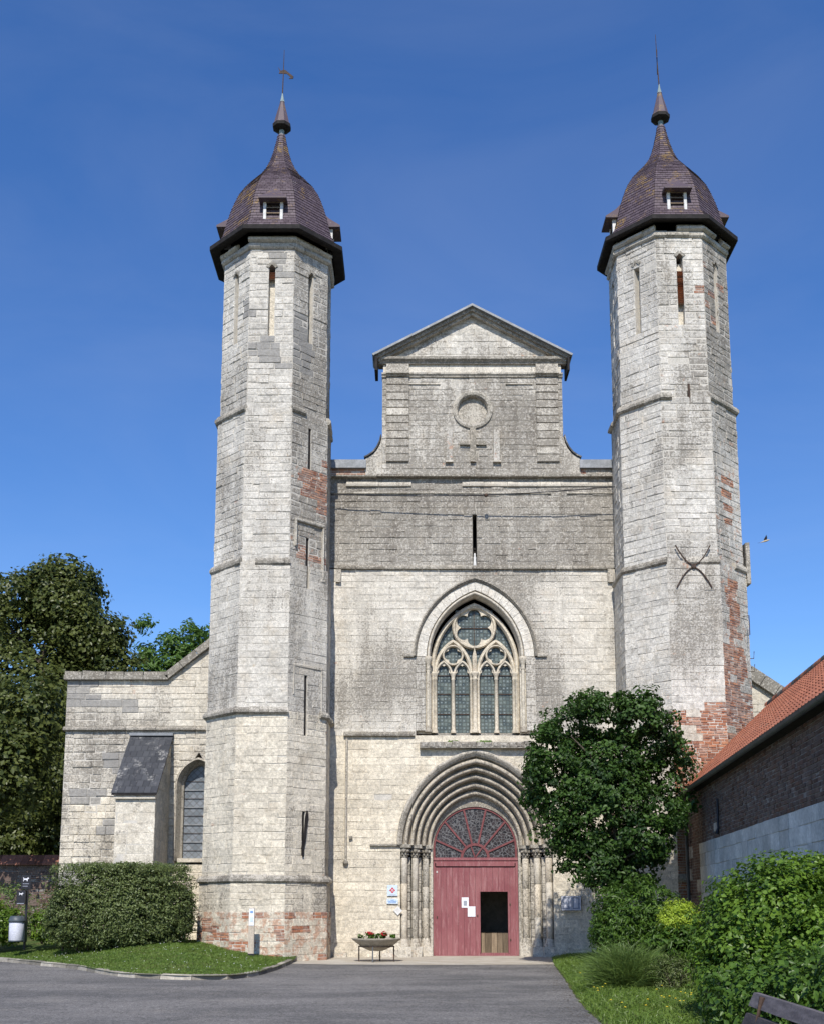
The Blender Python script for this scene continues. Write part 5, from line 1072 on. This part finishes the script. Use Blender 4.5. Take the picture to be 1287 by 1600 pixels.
for i in range(nr_ + 1):
    for j in range(nc_): cands.append((i, j))
base = Vector(q(0, *e0)); vis = lambda ij: 3.3 < (3.12 + 20 * 0) + ij[1] * .218 < 99
stuff = []; cnt = 0
for i, j in sorted(cands, key=lambda c: abs(c[1] * .218 - 10.5)):
    p = base + up * (i * .315) + xa * (j * .218 - .02) + za * (.004 + rng.uniform(0, .004)); me = tms[rng.randrange(5)]
    if cnt < 300: o = bpy.data.objects.new('roof_tile', me); C.objects.link(o); o.matrix_world = Matrix.Translation(p) @ rot; o.parent = roof; cnt += 1
    else: stuff.append((p, me))
Vs, Fs, As = [], [], []; kk = 0
for p, me in stuff:
    for v in me.vertices: w_ = Matrix.Translation(p) @ rot @ v.co; Vs.append(tuple(w_))
    a_ = me.attributes['wear'].data[0].color[:]; As += [tuple(a_)] * len(me.vertices); Fs += [tuple(k + kk for k in f.vertices) for f in me.polygons]; kk += len(me.vertices)
m = MB(); m.v, m.f, m.a = Vs, Fs, As; m.build('far_roof_tiles', 'tile', roof, True, 'stuff')
u = -.1
while u < 20:
    m = MB(); L = .36; rows = []
    for k, (uu, rd) in enumerate(((u, .13), (u + .05, .13), (u + L, .105))): rows.append([tuple(Vector(q(uu, rg[0] + rd * 1.1 * math.cos(a), rg[1] + .0 + rd * math.sin(a)))) for a in np.linspace(-.3, math.pi + .3, 9)])
    m.grid(rows, (rng.random(), .3, .5, 0)); m.build('ridge_tile', rng.choice(('slate_dark', 'tile', 'tile_old')), roof, True); u += .33
gt = MB(); rows = [[tuple(Vector(q(uu, e0[0] + .03 + .075 * math.cos(a), e0[1] - .02 + .075 * math.sin(a)))) for a in np.linspace(math.pi, 2 * math.pi, 8)] + [tuple(Vector(q(uu, e0[0] + .11, e0[1] - .015)))] for uu in np.linspace(-.05, 20, 40)]; gt.grid(rows); gt.build('gutter', 'zinc', ob, True)
for uu in np.arange(.6, 20, 1.1):
    g2 = MB(); rows = [[tuple(Vector(q(uu + s_, e0[0] + .03 + .084 * math.cos(a), e0[1] - .02 + .084 * math.sin(a)))) for a in np.linspace(math.pi, 2 * math.pi, 8)] for s_ in (-.012, .012)]; g2.grid(rows); g2.build('gutter_bracket', 'zinc', ob)
fb = MB(); fb.add([q(0, .0, 4.6), q(20, .0, 4.6), q(20, .24, 4.62), q(0, .24, 4.62)], [(0, 1, 2, 3)]); fb.build('soffit', 'eave', ob)
dp = MB(); dp.tube([q(.3, .28, 4.62), q(.3, .1, 4.3), q(.3, .1, .1)], .05, 8); dp.build('downpipe', 'zinc', ob, True)
dp = MB(); dp.tube([q(5.25, .05, 4.1), q(5.28, .06, 3.4), q(5.3, .10, 3.25)], [.03, .03, .05], 8); dp.build('cable_duct', 'black', ob, True)
jb = MB(); vs, fs = stone_geo(FB, 4.85, 4.85, 5.12, 5.12, 3.34, 3.54, .10, .02, .01, 0); jb.add(vs, fs); jb.build('junction_box', 'post', ob); at_base(ob)
# garden wall at far left
gwall = Wall(); gwall.lay(FR_FRONT(5), -24, -11.1, 0, 3.05, .31, .6, 1.2, [], lambda u, z, w: (.4, .45, .5, .3), brick=lambda u, z, w: rng.random() < .75, core=.35)
gr = thing('garden_wall', 'old brick garden wall with red tile coping at far left', 'wall', (-15, 5, 0)); gwall.finish('wall_body', gr, 'brick_dark', maxn=120, mortar='mortar_dark', brick_mat='brick_dark')  # dark brick and mortar put the tree's shade into this wall's colour
x = -24
while x < -11.1:
    MB().add([(x, 4.82, 3.02), (x + .24, 4.82, 3.02), (x + .24, 5.18, 3.34), (x, 5.18, 3.34), (x, 5.54, 3.02), (x + .24, 5.54, 3.02), (x, 4.82, 2.97), (x + .24, 4.82, 2.97)], [(0, 1, 2, 3), (3, 2, 5, 4), (6, 7, 1, 0), (0, 3, 4), (1, 5, 2)], (rng.random(), .3, .5, 0)).build('coping_tile', 'tile_old', gr); x += .25
at_base(gr)

# ------------------------------------------------------------------ smaller things
pl = thing('bowl_planter', 'shallow stone bowl planter with red geraniums left of the door', 'planter', (-1.0, -2.8, 0))
m = MB(); m.lathe([(.0, .30), (.18, .305), (.40, .40), (.66, .60), (.71, .645), (.70, .66), (.64, .64), (.56, .585), (.0, .57)], (-1.0, -2.8, 0), 36, (.5, .2, .5, 0)); m.build('bowl', 'concrete', pl, True)
m = MB(); m.lathe([(.0, .62), (.62, .615), (.635, .60)], (-1.0, -2.8, 0), 24); m.build('soil', 'soil', pl, True)
m = MB(); m.tube([(-1.0 + .50 * math.cos(a), -2.8 + .50 * math.sin(a), .43) for a in np.linspace(0, 2 * math.pi, 25)], .016, 6); m.build('stand_ring', 'iron', pl)
for a in (-100, -10, 80, 170):
    m = MB(); x, y = -1.0 + .50 * math.cos(R(a)), -2.8 + .50 * math.sin(R(a)); m.box(x - .018, x + .018, y - .018, y + .018, 0.008, .43); m.build('leg', 'iron' if a != -100 else 'zinc', pl)
for x, y, s, red in ((-1.22, -2.9, .10, 1), (-1.15, -2.72, .09, 1), (-.78, -2.9, .10, 1), (-.84, -2.7, .08, 1), (-1.45, -2.8, .07, 0), (-1.0, -2.85, .09, 0), (-.55, -2.8, .07, 0)):
    p_, n_, t_ = crown([(x, y, .66 + s * .5, s * 1.1, s * 1.1, s * .8)], 14, 6, .03, int(abs(x) * 100)); leaf_mesh('geranium_leaves', 'leaf_bush', pl, p_, n_, .06, 3, .9, kind=None, tone=t_)
    if red:
        p_, n_, t_ = crown([(x, y - .02, .66 + s * 1.3, s * .8, s * .7, s * .5)], 12, 7, .022, int(abs(x) * 99)); leaf_mesh('geranium_flowers', 'petal', pl, p_, n_, .04, 4, .9, kind=None)
at_base(pl)
def panel(name, x0, x1, y, z0, z1, mat, parent, d=.012): return MB().box(x0, x1, y - d, y, z0, z1).build(name, mat, parent)
s1 = thing('heritage_sign', 'square pale blue wall sign with a red diamond emblem', 'sign', (-.60, -.03, 1.85)); panel('plate', -.76, -.44, -.03, 1.86, 2.19, 'signblue', s1, .015)
c = (-.60, 2.03)
for hf, mat, y in ((.095, 'red', -.046), (.040, 'signblue', -.048), (.022, 'red', -.050)):
    MB().prism([(c[0], c[1] - hf), (c[0] + hf, c[1]), (c[0], c[1] + hf), (c[0] - hf, c[1])], y - .002, y).build('emblem', mat, s1)
for k in range(4):
    a = R(45 + 90 * k); x, z = c[0] + .058 * math.cos(a), c[1] + .058 * math.sin(a); MB().prism([(x, z - .011), (x + .011, z), (x, z + .011), (x - .011, z)], -.051, -.048).build('emblem', 'signblue', s1)
MB().box(-.70, -.50, -.048, -.045, 1.885, 1.90).build('print_line', 'greytext', s1); at_base(s1)
s2 = thing('name_sign', 'narrow white and blue lettered plate below the diamond sign', 'sign', (-.60, -.03, 1.62)); panel('plate', -.77, -.43, -.03, 1.62, 1.775, 'signblue', s2, .014)
for z, a, b in ((1.735, -.66, -.54), (1.70, -.74, -.46), (1.665, -.72, -.48)): MB().box(a, b, -.047, -.044, z - .011, z + .011).build('print_line', 'bluetext', s2)
at_base(s2)
s3 = thing('diamond_sign', 'small blank white diamond plate beside the portal columns', 'sign', (-.43, -.03, 1.28)); MB().prism([(-.43, 1.27), (-.29, 1.41), (-.43, 1.55), (-.57, 1.41)], -.045, -.03).build('plate', 'paintwhite', s3); at_base(s3)
s4 = thing('notice_board', 'double framed grey notice case on the shaded wall', 'notice board', (4.88, -.03, 1.41))
panel('back_box', 4.57, 5.19, -.028, 1.41, 1.86, 'zinc', s4, .05)
for x0, x1 in ((4.58, 4.875), (4.885, 5.18)):
    for a, b, c_, d in ((x0, x1, 1.42, 1.455), (x0, x1, 1.815, 1.85), (x0, x0 + .035, 1.455, 1.815), (x1 - .035, x1, 1.455, 1.815)): MB().box(a, b, -.10, -.079, c_, d).build('frame', 'lgrey', s4)
    MB().box(x0 + .035, x1 - .035, -.085, -.080, 1.455, 1.815).build('pane', 'glassclear', s4); MB().box(x0 + .07, x1 - .09, -.0885, -.0855, 1.50, 1.78).build('notice', 'lgrey', s4)
at_base(s4)
for lab, x0, x1, z0, z1 in (('upper paper notice with a grey picture on the red door', 1.56, 1.78, 1.50, 1.82), ('lower plain white paper notice on the red door', 1.75, 1.99, 1.22, 1.54)):
    t = thing('paper_notice', lab, 'notice', ((x0 + x1) / 2, .94, z0)); yy = DY - .010 - (.004 if z0 < 1.4 else 0); MB().box(x0, x1, yy - .003, yy, z0, z1).build('sheet', 'white', t)
    if z0 > 1.4: MB().box(x0 + .06, x1 - .05, yy - .005, yy - .003, z0 + .06, z0 + .22).build('picture', 'greytext', t)
    else:
        for i in range(5): MB().box(x0 + .05, x1 - .05 - .02 * (i % 2), yy - .005, yy - .003, z1 - .06 - i * .045, z1 - .052 - i * .045).build('print_line', 'signblue', t)
    at_base(t)
pt = thing('marker_post', 'slim pale post with a white label by the left tower', 'post', (-4.42, -3.62, .2)); m = MB(); m.box(-4.50, -4.34, -3.68, -3.60, .18, 1.50); m.build('post', 'post', pt); m = MB(); m.box(-4.505, -4.335, -3.69, -3.59, .12, .26); m.build('foot', 'black', pt)
MB().box(-4.49, -4.35, -3.688, -3.681, 1.02, 1.48).build('label', 'white', pt); MB().box(-4.46, -4.38, -3.692, -3.689, 1.36, 1.42).build('label_print', 'bluetext', pt); MB().box(-4.46, -4.38, -3.692, -3.689, 1.12, 1.24).build('label_print', 'signblue', pt); at_base(pt)
bn = thing('dog_waste_station', 'pale grey litter bin below a black dog-waste bag box on a post', 'bin', (-11.34, -1.78, .42)); m = MB(); m.box(-11.33, -11.27, -1.74, -1.68, .3, 2.4); m.build('pole', 'black', bn)
DOG = [(-.5, .0), (-.42, .0), (-.36, .2), (-.2, .26), (.1, .22), (.16, .0), (.26, .0), (.28, .3), (.34, .42), (.5, .42), (.5, .52), (.36, .66), (.26, .62), (.22, .5), (-.3, .46), (-.46, .66), (-.52, .62), (-.42, .4), (-.44, .2)]
def dogmark(cx, cz, s, y, parent): MB().prism([(cx + x * s, cz + z * s) for x, z in DOG], y - .004, y).build('dog_mark', 'white', parent)
panel('sign_plate', -11.48, -11.20, -1.75, 2.05, 2.44, 'black', bn, .01); dogmark(-11.34, 2.27, .17, -1.761, bn); MB().box(-11.43, -11.25, -1.764, -1.761, 2.19, 2.205).build('print_line', 'greytext', bn); MB().box(-11.43, -11.28, -1.764, -1.761, 2.12, 2.135).build('print_line', 'greytext', bn)
MB().box(-11.55, -11.30, -1.88, -1.75, 1.60, 2.0).build('bag_box', 'black', bn); dogmark(-11.42, 1.86, .12, -1.881, bn); MB().box(-11.53, -11.33, -1.884, -1.88, 1.615, 1.635).build('bag_slot', 'greytext', bn)
m = MB(); m.lathe([(.19, .55), (.205, .58), (.215, 1.10), (.20, 1.12)], (-11.46, -2.0, 0), 20); m.build('bin_body', 'lgrey', bn, True)
m = MB(); m.lathe([(.20, 1.09), (.235, 1.09), (.24, 1.13), (.225, 1.17), (.19, 1.26), (.165, 1.27), (.15, 1.20), (.15, .9), (0, .9)], (-11.46, -2.0, 0), 20); m.build('bin_rim', 'dgrey', bn, True); m = MB(); m.lathe([(0, .53), (.20, .53), (.21, .57), (.19, .58)], (-11.46, -2.0, 0), 20); m.build('bin_base', 'dgrey', bn, True)
MB().box(-11.34, -11.24, -1.95, -1.70, .52, 1.14).build('bin_bracket', 'dgrey', bn); at_base(bn)
bc = thing('park_bench', 'weathered wooden bench back at the lower right corner', 'bench', (2.5, -27.4, .1)); FBn = lambda x, z, n_, mt='bench', w=.10, d=.04: None
for x, z, tilt in ((2.735, .815, .05), (2.665, .655, .05)):
    m = MB(); m.add([(x - .02, -26.42, z - .052), (x + .02, -26.42, z - .052), (x + .02 + tilt, -26.42, z + .052), (x - .02 + tilt, -26.42, z + .052), (x - .13, -28.6, z - .052), (x - .09, -28.6, z - .052), (x - .09 + tilt, -28.6, z + .052), (x - .13 + tilt, -28.6, z + .052)], [(0, 1, 2, 3), (4, 7, 6, 5), (0, 4, 5, 1), (3, 2, 6, 7), (0, 3, 7, 4), (1, 5, 6, 2)], (rng.random(), .2, .5, 0)); m.build('back_rail', 'bench', bc)
for i in range(4): m = MB(); m.box(2.14 + i * .115, 2.24 + i * .115, -28.55, -26.45, .435, .47, (rng.random(), .2, .5, 0)); m.build('seat_slat', 'bench', bc)
for y in (-26.8, -28.2):
    m = MB(); m.tube([(2.18, y, .03), (2.2, y, .42), (2.6, y, .42), (2.72, y, .86)], .024, 6); m.tube([(2.6, y, .42), (2.66, y, .03)], .024, 6); m.build('leg', 'iron', bc)
at_base(bc)
cb = thing('overhead_cable', 'thin black cable strung across the front between the towers', 'cable', (2, -.5, 14.6)); m = MB(); m.tube([(-2.62, -.30, 14.72), (0, -.38, 14.64), (2.3, -.48, 14.63), (4.5, -.56, 14.72), (6.55, -.64, 14.86)], .016, 6); m.build('wire', 'black', cb)
m = MB(); m.lathe([(.0, -.06), (.06, -.04), (.07, .0), (.05, .05), (0, .07)], (2.38, -.48, 14.63), 8); m.build('junction', 'iron', cb, True); at_base(cb)
bd = thing('flying_bird', 'small dark bird in flight right of the right tower', 'bird', (10.52, -3, 12.3)); m = MB(); m.tube([(10.30, -3, 12.20), (10.42, -3, 12.235), (10.50, -3, 12.265), (10.58, -3, 12.29), (10.64, -3, 12.31), (10.70, -3, 12.33)], [.008, .025, .042, .036, .022, .004], 8); body = m.build('body', 'birdbelly', bd, True)
m = MB(); m.add([(10.46, -3.01, 12.27), (10.56, -3.01, 12.28), (10.57, -3.06, 12.38), (10.535, -3.09, 12.50), (10.49, -3.07, 12.42), (10.46, -3.04, 12.34)], [(0, 1, 2, 3, 4, 5)]); m.add([(10.46, -2.99, 12.27), (10.56, -2.99, 12.28), (10.58, -2.90, 12.36), (10.545, -2.84, 12.46), (10.49, -2.87, 12.38)], [(0, 1, 2, 3, 4)]); m.build('wings', 'bird', bd)
m = MB(); m.add([(10.20, -3.02, 12.17), (10.36, -3.015, 12.21), (10.36, -2.985, 12.225), (10.20, -2.98, 12.19)], [(0, 1, 2, 3)]); m.build('tail', 'bird', bd); at_base(bd)
bd.scale = (.75, .75, .75)
